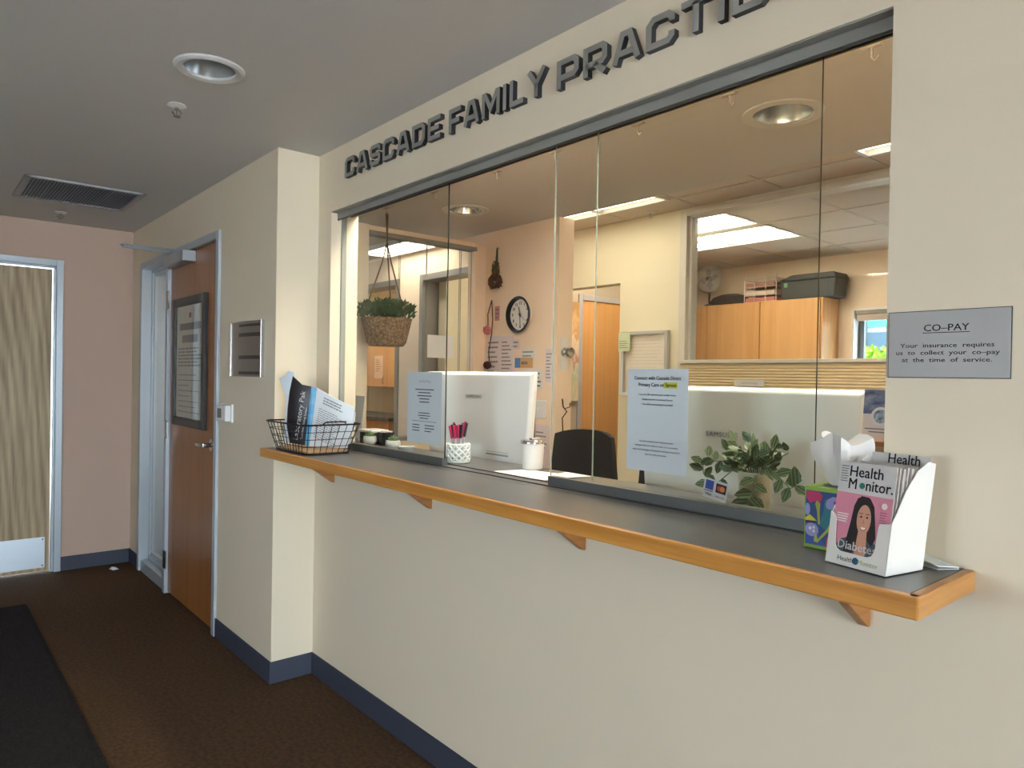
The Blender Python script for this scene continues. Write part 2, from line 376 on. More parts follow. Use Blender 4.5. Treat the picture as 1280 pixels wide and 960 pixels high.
# lobby door with sidelight (plane y = D)
d = thing('door_2', (-3.6, D, 0), kind='structure'); d['label'] = 'honey wood door with sidelight and grey metal frame'
t = .045; XM0, XM1 = -3.745, -3.70
m = MB()
m.box(DL, DL+t, D-.014, D+.15, 0, ZF).box(DR-t, DR, D-.014, D+.12, 0, ZF).box(DL+t, DR-t, D-.014, D+.12, ZF-t, ZF).box(XM0, XM1, D-.014, D+.12, 0, ZF-t)
m.build('door_frame', frame_met, d, bevel=.003)
m = MB()   # sidelight sash, two steps
for k, (o, yy0, yy1) in enumerate(((0, D+.05, D+.10), (.022, D+.062, D+.095))):
    a0, a1, b0, b1 = DL+t+o, XM0-o, .075+o, ZF-t-o
    m.box(a0, a0+.022, yy0, yy1, b0, b1).box(a1-.022, a1, yy0, yy1, b0, b1).box(a0, a1, yy0, yy1, b0, b0+.03).box(a0, a1, yy0, yy1, b1-.022, b1)
m.build('sidelight_frame', frame_met, d, bevel=.002)
MB().box(DL+t, XM0, D+.0, D+.1, 0.0, .075).build('sidelight_sill', frame_met, d, bevel=.003)
MB().box(DL+t+.04, XM0-.04, D+.076, D+.082, .12, ZF-t-.04).build('sidelight_glass', pane_gl, d)
LY = D+.006
leaf = MB().box(XM1+.004, DR-t-.004, LY, LY+.044, .012, ZF-t-.004).build('door_leaf', orange_door, d, bevel=.002)
for z in (1.85, 1.036, .216):
    hg = MB().lathe((XM1+.004, D-.012, z-.055), [(.008, 0), (.008, .11)], 12).box(XM1-.028, XM1+.03, D-.0165, D-.012, z-.055, z+.055).build('hinge', chrome, d, smooth=True)
cl = MB().box(-3.60, -3.20, LY-.075, LY, 2.035, 2.098).build('door_closer', alu, d, bevel=.004)
m = MB().obox((-3.52, D-.19, 2.125), (.005, 0, 0), (0.0, .14, 0), (0, 0, .004)); m.tube([(-3.545, D-.04, 2.12), (-3.545, D-.3, 2.13), (-3.52, D-.315, 2.13), (-3.50, D-.3, 2.13)], .008, 8)
m.tube([(-3.44, D-.02, 2.125), (-3.505, D-.3, 2.135)], .007, 8)
m.lathe((-3.545, D-.045, 2.098), [(.014, 0), (.014, .03)], 12)
m.box(-3.55, -3.49, D-.05, D-.014, 2.112, 2.135)
m.build('closer_arm', alu, cl, smooth=True)
m = MB().lathe((-2.868, LY, 1.005), [(.034, 0), (.034, .008), (.012, .012), (.012, .05)], 24, ax=(0, -1, 0))
m.tube([(-2.868, LY-.048, 1.005), (-2.90, LY-.055, 1.005), (-2.95, LY-.052, 1.003), (-2.985, LY-.046, 1.002)], .0105, 10); m.build('door_handle', chrome, d, smooth=True)

# ------------------------------------------------------------------ lobby fittings
def can_light(x, y, z, r, label, depth=.11):
    o = thing('recessed_light', (x, y, z-.01), label, 'ceiling light', 'recessed round ceiling lights')
    wh = mat('light_trim', (206, 206, 204), .35); rf = mat('light_reflector', (214, 220, 224), .18, metal=.85); ln = mat('light_lens', (150, 150, 146), .3)
    MB().lathe((x, y, z), [(r*.74, .004), (r*.74, -.006), (r*.9, -.011), (r, -.006), (r, .0)], 48, cap=False).build('trim_ring', wh, o, smooth=True)
    MB().lathe((x, y, z), [(r*.74, .002), (r*.7, .03), (r*.58, depth)], 48, cap=False).build('reflector', rf, o, smooth=True, recalc=False)
    MB().lathe((x, y, z+depth), [(r*.6, 0), (r*.6, .01)], 32).build('lamp_lens', ln, o)
    hole.append((x, y, r*.745))
hole = []
can_light(-1.366, -.696, H, .111, 'round recessed downlight in lobby ceiling left of the sign lettering')
can_light(-.285, 1.05, H, .147, 'large round recessed downlight behind the glass at right')
can_light(-2.375, 1.12, H, .142, 'round recessed downlight above the hanging plant side of desk')
# cut the ceiling for the three cans
ceil = bpy.data.objects['ceiling']
cut = MB()
for x, y, r in hole: cut.lathe((x, y, H-.05), [(r, 0), (r, .2)], 48)
co = cut.build('cut', ceil_paint)
md = ceil.modifiers.new('b', 'BOOLEAN'); md.object = co; md.operation = 'DIFFERENCE'; md.solver = 'EXACT'
dg = bpy.context.evaluated_depsgraph_get(); me2 = bpy.data.meshes.new_from_object(ceil.evaluated_get(dg)); ceil.modifiers.clear(); ceil.data = me2
bpy.data.objects.remove(co)

def sprinkler(x, y, z, label):
    o = thing('sprinkler_head', (x, y, z-.05), label, 'sprinkler', 'ceiling sprinkler heads')
    MB().lathe((x, y, z), [(.03, 0), (.034, -.004), (.02, -.01), (.008, -.012)], 24).build('escutcheon', white, o, smooth=True)
    m = MB().lathe((x, y, z-.012), [(.008, 0), (.008, -.008)], 10)
    for s in (-1, 1): m.tube([(x, y+.008*s, z-.018), (x, y+.018*s, z-.03), (x, y+.004*s, z-.043)], .003, 6)
    m.lathe((x, y, z-.02), [(.002, 0), (.002, -.022)], 6); m.build('arms', chrome, o, smooth=True)
    MB().lathe((x, y, z-.043), [(.014, 0), (.014, -.0025)], 16).build('deflector', chrome, o)
sprinkler(-1.787, -.684, H, 'sprinkler head on lobby ceiling next to the round downlight')
sprinkler(-4.264, -.71, H, 'far sprinkler head on lobby ceiling above the pale oak door')
sprinkler(-2.139, 2.585, HT, 'sprinkler head on tile ceiling near the bright troffer')
# vent grille
o = thing('ceiling_vent', (-3.63, -.705, H-.02), 'square metal return air grille in lobby ceiling', 'air vent')
vx0, vx1, vy0, vy1 = -3.925, -3.345, -1.0, -.42
m = MB()
for a in ((vx0, vx1, vy0, vy0+.03), (vx0, vx1, vy1-.03, vy1), (vx0, vx0+.03, vy0, vy1), (vx1-.03, vx1, vy0, vy1)): m.box(a[0], a[1], a[2], a[3], H-.012, H)
m.build('vent_frame', alu, o, bevel=.004)
m = MB(); n = 34
for i in range(n):
    y = vy0+.035+(vy1-vy0-.07)*i/(n-1)
    m.obox(((vx0+vx1)/2, y, H-.008), ((vx1-vx0)/2-.03, 0, 0), (0, .006, .005), (0, .0005, -.0006))
tag(m.build('louvers', mat('vent_blade', (176, 182, 196), .5), o), kind='stuff')
MB().box(vx0+.02, vx1-.02, vy0+.02, vy1-.02, H-.002, H-.0005).build('vent_backing', mat('vent_dark', (130, 135, 148), .8), o)

# floor mat with ribs
o = thing('floor_mat', (-1.6, -1.6, 0), 'long dark ribbed entrance mat on the brown carpet', 'mat')
mat_m = mat('charcoal_mat', (52, 48, 48), .95, col2=(42, 39, 39), nscale=(90, 90, 90), bump=.6, bumpscale=300, spec=.1)
MB().box(-3.95, 2.4, -2.25, -.905, 0, .007).build('mat_base', mat_m, o, bevel=.003)
m = MB()
for i in range(310):
    x = -3.93+i*.0203
    if x > 2.38: break
    m.add([(x, -2.23, .007), (x+.013, -2.23, .007), (x+.0065, -2.23, .0105), (x, -.925, .007), (x+.013, -.925, .007), (x+.0065, -.925, .0105)], [(0, 3, 5, 2), (1, 2, 5, 4), (0, 2, 1), (3, 4, 5)])
tag(m.build('ribs', mat_m, o), kind='stuff')
# scrap on the floor
m = MB(); random.seed(3)
m.add([(-4.52, -.36, .001), (-4.47, -.345, .001), (-4.455, -.31, .006), (-4.50, -.325, .016), (-4.49, -.35, .022)], [(0, 1, 4), (1, 2, 4), (2, 3, 4), (3, 0, 4), (0, 3, 2, 1)])
tag(m.build('paper_scrap', paper), 'small crumpled white scrap on carpet by the tan wall', 'litter')

# plaque, thermostat, framed notice, copay sign
o = thing('directory_plaque', (-2.346, D, 1.382), 'curved silver directory plaque on the wall beside the wood door', 'wall sign')
px0, px1, pz0, pz1 = -2.556, -2.138, 1.382, 1.646
pts = [(px0+.006+(px1-px0-.012)*i/12, D-.012-.020*math.sin(PI*i/12)) for i in range(13)]
m = MB(); vs = []
for z in (pz0, pz1):
    for a in pts: vs.append((a[0], a[1], z))
    vs += [(px1-.006, D, z), (px0+.006, D, z)]
n = 15
m.add(vs, [tuple(range(n))[::-1], tuple(range(n, 2*n))]+[(i, (i+1) % n, n+(i+1) % n, n+i) for i in range(n)])
m.build('plaque_face', mat('brushed_plaque', (150, 148, 146), .28, metal=.9, bump=.05, nscale=(3, 3, 300)), o, smooth=True)
for s, x in ((0, px0), (1, px1-.012)): MB().box(x, x+.012, D-.018, D, pz0-.002, pz1+.002).build('side_rail', chrome, o, bevel=.002)
for z0, z1 in ((1.62, 1.632), (1.572, 1.59), (1.465, 1.482), (1.392, 1.406)):
    m = MB(); a = [(p[0], p[1]-.0008) for p in pts[5:13]]
    m.add([(q[0], q[1], zz) for zz in (z0, z1) for q in a], [(i, i+1, 9+i, 8+i) for i in range(7)])
    m.build('insert_strip', mat('plaque_ink', (70, 70, 72), .4, metal=.5), o, recalc=False)
o = thing('thermostat', (-2.61, D, 1.148), 'small white thermostat on wall between wood door and counter', 'thermostat')
MB().box(-2.70, -2.53, D-.012, D, 1.146, 1.24).build('back_plate', white, o, bevel=.004)
MB().box(-2.665, -2.535, D-.042, D-.012, 1.152, 1.234).build('cover', white, o, bevel=.006)
MB().box(-2.648, -2.588, D-.0435, D-.042, 1.168, 1.216).build('display', mat('lcd', (112, 120, 108), .3), o)

o = thing('framed_notice', (-3.275, LY-.02, 1.077), 'black framed printed notice hanging on the honey wood door', 'picture frame')
fx0, fx1, fz0, fz1, fy = -3.585, -2.965, 1.077, 1.84, LY-.022
m = MB(); t = .05
m.box(fx0, fx0+t, fy, LY, fz0, fz1).box(fx1-t, fx1, fy, LY, fz0, fz1).box(fx0+t, fx1-t, fy, LY, fz0, fz0+t).box(fx0+t, fx1-t, fy, LY, fz1-t, fz1)
m.build('frame', mat('black_frame', (34, 34, 36), .35), o, bevel=.003)
MB().box(fx0+t, fx1-t, LY-.006, LY, fz0+t, fz1-t).build('notice_sheet', mat('notice_paper', (202, 198, 190), .7), o)
random.seed(5)
rc = [(-.2, .2, .52, .56), (-.15, .15, .445, .49)]+scribble(-.22, .22, .30, .42, 6, .2)+scribble(-.22, .2, .02, .27, 8, .5, .18)
tag(lines_print('printed_text', rc, ((fx0+fx1)/2, LY-.0062, fz0+t), X, Z, ink_gr, o), kind='stuff')
lines_print('red_seal', [(-.02, .02, .59, .62)], ((fx0+fx1)/2, LY-.0062, fz0+t), X, Z, mat('seal_red', (150, 60, 50), .7), o)
MB().box(fx0+t, fx1-t, LY-.013, LY-.010, fz0+t, fz1-t).build('glazing', pane_gl, o)

o = thing('copay_sign', (.6335, 0, 1.412), 'grey engraved co-pay sign on cream wall right of the reception window', 'wall sign')
MB().box(.533, .734, -.004, 0, 1.412, 1.536, 0).build('sign_plate', mat('sign_grey', (160, 158, 156), .45, metal=.0), o, bevel=.001)
MB().box(.5318, .7352, -.0025, 0, 1.4108, 1.5372).build('sign_border', mat('sign_black', (44, 44, 46), .5), o)
cxs = .6325
for s, z, sz in (('CO-PAY', 1.4985, .0178), ('Your  insurance  requires', 1.468, .0116), ('us  to  collect  your  co-pay', 1.4545, .0116), ('at  the  time  of  service.', 1.441, .0116)):
    tt = text('sign_text', s.replace('CO-PAY', 'CO–PAY').replace('co-pay', 'co–pay'), (cxs, -.004, z), X, Z, sz, ink, o, sx=1.12 if sz > .015 else 1.3, bold=.008)
lines_print('sign_underline', [(-.039, .039, -.0038, -.0026)], (cxs, -.004, 1.4985), X, Z, ink, o)

# lettering CASCADE FAMILY PRACTICE
LET = {
 'C': (.96, [[(.86, .64), (.86, .78), (.74, .9), (.26, .9), (.1, .74), (.1, .1), (.74, .1), (.86, .22), (.86, .36)]]),
 'A': (1.0, [[(.08, 0), (.36, .9), (.62, .9), (.92, 0)], [(.24, .3), (.78, .3)]]),
 'S': (.94, [[(.84, .68), (.84, .8), (.74, .9), (.2, .9), (.1, .8), (.1, .6), (.2, .5), (.74, .5), (.84, .4), (.84, .2), (.74, .1), (.2, .1), (.1, .2), (.1, .32)]]),
 'D': (.96, [[(.1, .9), (.7, .9), (.86, .74), (.86, .26), (.7, .1), (.1, .1)], [(.1, 0), (.1, 1)]]),
 'E': (.9, [[(.88, .9), (.1, .9), (.1, .1), (.88, .1)], [(.1, .5), (.78, .5)]]),
 'F': (.88, [[(.86, .9), (.1, .9), (.1, 0)], [(.1, .47), (.76, .47)]]),
 'M': (1.12, [[(.1, 0), (.1, .9), (.2, .9), (.56, .3), (.92, .9), (1.02, .9), (1.02, 0)]]),
 'I': (.2, [[(.1, 0), (.1, 1)]]),
 'L': (.82, [[(.1, 1), (.1, .1), (.8, .1)]]),
 'Y': (.96, [[(.06, 1), (.48, .46), (.9, 1)], [(.48, .5), (.48, 0)]]),
 'P': (.94, [[(.1, 0), (.1, .9), (.74, .9), (.85, .79), (.85, .48), (.74, .37), (.1, .37)]]),
 'R': (.96, [[(.1, 0), (.1, .9), (.74, .9), (.85, .79), (.85, .48), (.74, .37), (.1, .37)], [(.44, .37), (.86, 0)]]),
 'T': (.9, [[(0, .9), (.9, .9)], [(.45, .9), (.45, 0)]]),
}
def stroke_polys(path, t):
    n = len(path); L = []; R = []
    for i in range(n):
        p = Vector(path[i])
        a = (p-Vector(path[i-1])).normalized() if i else None
        b = (Vector(path[i+1])-p).normalized() if i < n-1 else None
        if a is None: a = b
        if b is None: b = a
        na, nb = Vector((-a.y, a.x)), Vector((-b.y, b.x)); mm = (na+nb).normalized(); k = t/2/max(.35, mm.dot(na))
        L.append(p+mm*k); R.append(p-mm*k)
    return [[L[i], L[i+1], R[i+1], R[i]] for i in range(n-1)]
sg = thing('wall_lettering', (-.6, 0, 2.24), 'dark grey raised letters reading CASCADE FAMILY PRACTICE above the window', 'sign')
let_face = mat('letter_face', (138, 136, 130), .5); let_side = mat('letter_side', (36, 38, 44), .5)
def word(s, x0, x1, z, h):
    gap = .2; tot = sum(LET[c][0] for c in s)+gap*(len(s)-1); k = (x1-x0)/tot; x = x0
    for c in s:
        wd, strokes = LET[c]; m = MB()
        for pth in strokes:
            for q in stroke_polys(pth, .2):
                m.prism([(p[0], p[1]) for p in q], lambda a, b: (x+a*k, -.018, z+b*h), (0, .018, 0), 0, 1)
        m.build('letter', [let_face, let_side], sg, recalc=True); x += (wd+gap)*k
word('CASCADE', -1.722, -.995, 2.252, .083)
word('FAMILY', -.945, -.452, 2.248, .083)
word('PRACTICE', -.402, .372, 2.24, .083)

# ------------------------------------------------------------------ counter
ct = thing('reception_counter', (-.66, 0, .98), 'long charcoal laminate counter with golden oak edge on wood brackets', 'counter')
CY = -.262; CX0, CX1, TC = -2.008, .688, .037
MB().box(CX0, CX1-.018, CY+.018, .0, ZC-TC, ZC).box(XL+.0005, XR-.0005, 0, TW+.001, ZC-TC, ZC).box(-2.35, 1.3, TW+.001, .33, ZC-TC, ZC).build('countertop', lam, ct, bevel=.001)
MB().box(CX0, CX1-.0005, CY, CY+.018, ZC-TC, ZC+.0005).build('front_edge', oak_edge, ct, bevel=.003)
MB().box(CX1-.018, CX1, CY+.0005, -.0005, ZC-TC, ZC+.0005).build('end_edge', oak_edge_y, ct, bevel=.003)
for x in (-1.826, -1.052, -.284, .492):
    MB().prism([(0, ZC-TC), (0, .917), (-.008, .917), (-.160, ZC-TC-.006), (-.162, ZC-TC)], lambda a, b: (x-.005, a, b), (.022, 0, 0)).build('bracket', wood('bracket_oak', (140, 88, 40), (176, 116, 60), 'y', 1.6, .4), ct, bevel=.002)
# inside face panel under the counter
MB().box(XL+.002, XR-.002, .29, .32, .0, ZC-TC).build('desk_panel', mat('panel_grey', (120, 118, 114), .6), ct)
# window tracks and sliding glass
wn = thing('window_1', (-.67, .06, ZC), kind='structure'); wn['label'] = 'head and floor tracks of the sliding reception glass'
MB().box(XL, XR, .03, .104, ZT-.006, ZT).box(XL, XR, .03, .036, ZT-.030, ZT-.006).build('head_track', track_met, wn, bevel=.001)
MB().box(XL, XR, .0305, .0365, ZT-.036, ZT-.030).box(XL, XR, .0675, .0735, ZT-.016, ZT-.006).box(XL, XR, .096, .104, ZT-.012, ZT-.006).build('track_channel', mat('track_dark', (58, 58, 58), .5), wn)
MB().box(XL+.001, XR-.001, .0415, .0435, ZC, ZC+.003).box(XL+.001, XR-.001, .098, .101, ZC, ZC+.003).build('sill_track', mat('track_dark', (58, 58, 58), .5), wn)
struct(boxes([(XL, XR, .003, .03, ZT-.004, ZT)]).build('trim_1', track_met), 'grey metal strip under the window head')
for s, x in ((1, XL), (-1, XR)): MB().box(min(x, x+.006*s), max(x, x+.006*s), .05, .075, ZC, ZT-.02).build('jamb_strip', track_met, wn)
def panel(x0, x1, y, label):
    o = thing('sliding_glass_panel', ((x0+x1)/2, y, ZC+.001), label, 'glass panel', 'sliding glass panels of the reception window')
    g = MB(); z0, z1 = ZC+.026, ZT-.008
    vs = [(x, yy, z) for z in (z0, z1) for yy in (y-.003, y+.003) for x in (x0, x1)]
    g.add(vs, [(0, 1, 5, 4), (2, 6, 7, 3)], 0); g.add(vs, [(1, 3, 7, 5)], 1); g.add(vs, [(0, 4, 6, 2), (0, 2, 3, 1), (4, 5, 7, 6)], 2)
    g.build('glass', [pane_gl, edge_gl, edge_lt], o)
    MB().box(x0, x1, y-.012, y+.012, ZC+.003, ZC+.031).build('bottom_rail', rail_met, o, bevel=.001)
    return o
panel(XL+.007, -1.043, .058, 'left sliding glass panel in front of the hanging plant')
panel(-.476, .36, .058, 'middle sliding glass panel carrying the letter-size poster')
panel(-.325, XR-.007, .083, 'rear right sliding glass panel behind the trailing plant side')

# posters on glass
def poster(name, x0, x1, z0, z1, y, label, mt, skew=0):
    o = thing(name, ((x0+x1)/2, y, z0), label, 'paper sign')
    MB().prism([(x0, z0), (x1, z0+skew), (x1, z1+skew), (x0, z1)], lambda a, b: (a, y-.0006, b), (0, .0005, 0)).build('sheet', mt, o)
    return o
py = .0545
o = poster('paper_poster', -.171, .028, 1.154, 1.428, py, 'printed letter-size poster with highlighted word taped to middle glass panel', paper_bl)
ctr = -.0715
text('poster_text', 'Connect with Cascade Direct', (ctr, py-.0008, 1.399), X, Z, .0138, ink, o, bold=.018, sx=.92)
lines_print('highlight', [(.022, .066, -.004, .012)], (ctr, py-.0007, 1.381), X, Z, mat('highlighter', (188, 190, 70), .7), o, ext=.0001)
text('poster_text', 'Primary Care on Spruce', (ctr, py-.0008, 1.381), X, Z, .0138, ink, o, bold=.018, sx=.92)
for s, z in (('• Scan the QR code from your mobile device', 1.357), ('• Follow the link to download Spruce', 1.344), ('• You will be automatically connected', 1.331)):
    text('poster_text', s, (ctr, py-.0008, z), X, Z, .0068, ink, o, bold=.018)
for s, z in (('Securely exchange Spruce texts and secure', 1.232), ('messages with your healthcare team. It is a convenient', 1.2205), ('way to send messages, ask questions, and stay connected to', 1.209), ('your care with your phone.', 1.1975)):
    text('poster_text', s, (ctr, py-.0008, z), X, Z, .0064, ink, o, bold=.018)
o = poster('pricing_sheet', -1.298, -1.063, 1.140, 1.414, py, 'printed pricing sheet taped to left glass panel beside its edge', paper_bl)
ctr = -1.18
text('sheet_text', 'Cash Pay Pricing', (ctr, py-.0008, 1.374), X, Z, .0135, ink_gr, o, sx=.9)
random.seed(9)
rc = []
for k, wd in enumerate((.064, .042, .05, .035, .034)): rc.append((-wd, wd, .205-.012*k, .2085-.012*k))
for k, wd in enumerate((.038, .042, .03)): rc.append((-wd, wd, .115-.010*k, .118-.010*k))
rc.append((-.085, .085, .084, .0855))
for k in range(3): rc += [(-.082, -.03, .068-.011*k, .0712-.011*k), (.005, .07-.02*(k == 2), .068-.011*k, .0712-.011*k)]
lines_print('printed_lines', rc, (ctr, py-.0006, 1.14), X, Z, ink, o)
# card sticker
o = thing('card_sticker', (.12, .0545, 1.107), 'small payment card sticker low on the middle glass panel', 'sticker')
ca, sa = math.cos(-.16), math.sin(-.16); r_ = Vector((ca, 0, sa)); u_ = Vector((-sa, 0, ca)); c0 = Vector((.112, .0545, 1.131))
m = MB(); m.prism([(-.034, -.024), (.034, -.024), (.034, .024), (-.034, .024)], lambda a, b: c0+r_*a+u_*b, (0, .0003, 0)); m.build('sticker_film', mat('sticker_white', (190, 190, 186), .5), o)
lines_print('blue_card_logo', [(-.029, -.006, -.003, .02)], c0, r_, u_, mat('card_blue', (44, 70, 140), .5), o)
lines_print('black_card_field', [(.001, .03, -.005, .018)], c0, r_, u_, mat('card_black', (30, 24, 26), .5), o)
m = MB()
for cx_, q in ((.0115, 0), (.0195, .0001)):
    cc = c0+r_*cx_+u_*.0065+Vector((0, -.0005-q, 0)); m.add([cc+r_*(.007*math.cos(2*PI*i/16))+u_*(.007*math.sin(2*PI*i/16)) for i in range(16)], [tuple(range(16))], 0 if q == 0 else 1)
m.build('card_circles', [mat('circ_red', (190, 50, 40), .5), mat('circ_orange', (214, 120, 60), .5)], o, recalc=False)
text('sticker_text', 'VISA', c0+r_*(-.0175)+u_*(-.018)+Vector((0, -.0003, 0)), r_, u_, .0095, ink, o, bold=.02)
text('sticker_text', 'DISCOVER', c0+r_*.0155+u_*(-.0165)+Vector((0, -.0003, 0)), r_, u_, .0055, ink_gr, o, bold=.02)
lines_print('sticker_bar', [(-.031, -.006, -.0075, -.0055)], c0, r_, u_, ink, o)

# ------------------------------------------------------------------ partition with glass at the hall (x = -2.83)
XP = -2.83
pt = thing('window_2', (XP, 1.14, 0), kind='structure'); pt['label'] = 'glazed partition between desk and inner hall'
MB().box(XP-.06, XP, .632, YK-.002, 0, .98).build('knee_wall', paint, pt)
MB().box(XP-.08, XP, .632, .719, .98, 2.335).build('front_post', paint, pt, bevel=.003)
MB().box(XP-.08, XP, 1.545, YK-.002, .98, 2.33).build('rear_post', paint_beige, pt, bevel=.003)
MB().box(XP-.07, XP-.002, .719, 1.545, 2.30, 2.33).build('head_beam', paint_beige, pt)
MB().box(XP-.06, XP+.004, .719, 1.56, 2.272, 2.30).build('head_rail', track_met, pt, bevel=.002)
MB().box(XP-.06, XP, .719, 1.545, .98, 1.005).build('sill_rail', track_met, pt, bevel=.002)
for k, (y0, y1) in enumerate(((.72, .962), (.958, 1.17), (1.166, 1.446), (1.442, 1.544))):
    yy = XP-.03-(k % 2)*.012
    g = MB(); vs = [(x, y, z) for z in (1.005, 2.272) for y in (y0, y1) for x in (yy-.004, yy+.004)]
    g.add(vs, [(0, 4, 6, 2), (1, 3, 7, 5)], 0); g.add(vs, [(0, 1, 5, 4), (2, 6, 7, 3), (0, 2, 3, 1), (4, 5, 7, 6)], 1)
    g.build('partition_pane', [pane_gl, edge_lt], pt)
o = thing('taped_notice', (XP+.002, 1.28, 1.523), 'blank-looking white notice taped on the hall partition glass', 'paper sign')
MB().box(XP-.025, XP-.0244, 1.177, 1.388, 1.523, 1.675).build('sheet', paper, o)
# hall door frames
for i, (a, b) in enumerate((d1, d2)):
    f = thing('door_%d' % (4+i), ((a+b)/2, YK, 0), kind='structure'); f['label'] = ['left doorway frame in the inner hall', 'right doorway frame in the inner hall'][i]
    m = MB(); frame_y(m, a, b, ZF2, YK, YK+.13, .05, .012); m.build('door_frame', frame_dk, f, bevel=.003)
# room behind: cabinets and doors seen through the doorways
o = thing('upper_cabinet', (-6.6, 2.99, 1.27), 'maple upper cabinet in room behind the left hall doorway', 'cabinet')
MB().box(-7.44, -5.9, 2.98, 3.295, 1.26, 1.80).build('cabinet_body', maple, o)
for x0 in (-7.43, -6.92, -6.41):
    cd = MB().box(x0+.003, x0+.507, 2.96, 2.98, 1.263, 1.797).build('cabinet_door', maple, o, bevel=.003)
    MB().tube([(x0+.46, 2.96, 1.30), (x0+.46, 2.935, 1.31), (x0+.46, 2.935, 1.38), (x0+.46, 2.96, 1.39)], .005).build('handle', chrome, cd, smooth=True)
o = thing('pinned_sheet', (-6.56, 2.959, 1.42), 'pale sheet stuck on the maple upper cabinet', 'paper')
MB().box(-6.70, -6.50, 2.957, 2.959, 1.36, 1.64).build('sheet', mat('peach_paper', (236, 206, 180), .7), o)
random.seed(2); lines_print('printed_lines', scribble(-.07, .07, .08, .24, 6, .4), (-6.6, 2.9568, 1.36), X, Z, mat('peach_ink', (190, 140, 110), .8), o)
o = thing('lower_cabinet', (-6.6, 2.9, 0), 'base cabinet with grey worktop under the maple upper cabinet', 'cabinet')
MB().box(-7.44, -5.9, 2.72, 3.295, .08, .88).build('cabinet_body', maple, o)
MB().box(-7.45, -5.88, 2.68, 3.295, .88, .92).build('worktop', lam, o, bevel=.003)
for x0 in (-7.43, -6.92, -6.41): MB().box(x0+.003, x0+.507, 2.7, 2.72, .1, .87).build('cabinet_door', maple, o, bevel=.003)
o = thing('tall_wood_door', (-4.6, 2.8, 0), 'honey coloured tall cabinet seen through the right hall doorway', 'cabinet')
amber = wood('amber_veneer', (206, 150, 88), (222, 170, 108), 'z', .7, .35)
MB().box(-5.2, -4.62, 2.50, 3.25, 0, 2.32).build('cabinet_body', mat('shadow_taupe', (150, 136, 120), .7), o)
MB().box(-4.62, -4.60, 2.51, 2.90, .02, 2.31).build('cabinet_door', amber, o, bevel=.003)
MB().box(-4.62, -4.60, 2.905, 3.24, .02, 2.31).build('cabinet_door', amber, o, bevel=.003)
MB().box(-4.60, -4.585, 2.86, 2.88, .95, 1.35).build('handle', chrome, o, bevel=.003)
o = thing('paper_towel_dispenser', (-5.5, 3.22, 1.3), 'pale wall dispenser on back room wall', 'dispenser')
MB().box(-5.72, -5.4, 3.08, 3.3, 1.2, 1.62).build('housing', white, o, bevel=.02); MB().box(-5.68, -5.44, 3.1, 3.2, 1.17, 1.2).build('outlet', alu, o)

# ------------------------------------------------------------------ office window, blind, passage, outside
iw = thing('window_3', (-.87, YY, .9), kind='structure'); iw['label'] = 'white framed interior window in the yellow cream wall'
wf = mat('window_frame_white', (214, 208, 196), .45)
a0, a1, b0, b1 = -1.945, .2, .9, 2.585
m = MB()
m.box(a0, a0+.055, YY-.015, YY+.12, b0, b1).box(a1-.055, a1, YY-.015, YY+.12, b0, b1).box(a0+.055, a1-.055, YY-.015, YY+.12, b1-.04, b1).box(a0+.055, a1-.055, YY-.015, YY+.12, b0, b0+.05)
m.box(a0+.055, a0+.075, YY+.02, YY+.06, b0+.05, b1-.04)
m.build('window_frame', wf, iw, bevel=.003)
MB().box(a0+.075, a1-.055, YY+.037, YY+.043, b0+.05, b1-.04).build('window_pane', pane_gl, iw)
o = thing('pleated_blind', (-.87, YY-.02, .97), 'cream pleated blind drawn half way up the interior window', 'blind')
MB().box(a0+.03, a1-.04, YY-.05, YY-.016, 1.518, 1.542).build('head_rail', wf, o, bevel=.003)
m = MB(); n = 30; zs = [1.518-.0185*i for i in range(n+1)]
for i in range(n):
    z0, z1 = zs[i], zs[i+1]; zm = (z0+z1)/2
    m.add([(a0+.035, YY-.022, z0), (a1-.045, YY-.022, z0), (a1-.045, YY-.040, zm), (a0+.035, YY-.040, zm), (a1-.045, YY-.022, z1), (a0+.035, YY-.022, z1)], [(0, 1, 2, 3), (3, 2, 4, 5)])
bl = m.build('pleats', mat('blind_fabric', (238, 222, 190), .8), o, recalc=False); tag(bl, kind='stuff')
MB().box(a0+.03, a1-.04, YY-.045, YY-.018, .945, .963).build('bottom_rail', wf, o, bevel=.003)
o = thing('shelf_label', (-1.37, YY-.05, 1.371), 'small white printed strip stuck on the pleated blind', 'label')
MB().box(-1.477, -1.262, YY-.044, YY-.042, 1.370, 1.412).build('strip', paper, o)
text('strip_text', 'Cash Pay Pricing', (-1.37, YY-.0442, 1.385), X, Z, .017, ink_gr, o)
# troffers
tray_m = mat('troffer_tray', (236, 234, 228), .3)
def lens(k): return mat('troffer_diffuser_%d' % round(k*10), (255, 250, 240), .5, emit=(255, 245, 226), strength=TROFFER*k)
def troffer(x0, x1, y0, y1, z, label, n=2, deep=.028, k=1.0):
    o = thing('troffer_light', ((x0+x1)/2, (y0+y1)/2, z), label, 'ceiling light', 'fluorescent ceiling lights')
    m = MB()
    m.box(x0, x1, y0, y0+.02, z-.004, z+deep).box(x0, x1, y1-.02, y1, z-.004, z+deep).box(x0, x0+.02, y0, y1, z-.004, z+deep).box(x1-.02, x1, y0, y1, z-.004, z+deep)
    m.build('housing', tray_m, o)
    MB().box(x0+.02, x1-.02, y0+.02, y1-.02, z+deep-.004, z+deep).build('tray', tray_m, o)
    wd = (y1-y0-.04)/n
    k_ = k
    for k in range(n):
        MB().box(x0+.03, x1-.03, y0+.02+wd*k+wd*(.12 if n == 1 else .29), y0+.02+wd*(k+1)-wd*(.12 if n == 1 else .29), z+.008, z+.016).build('diffuser', lens(k_), o, bevel=.003)
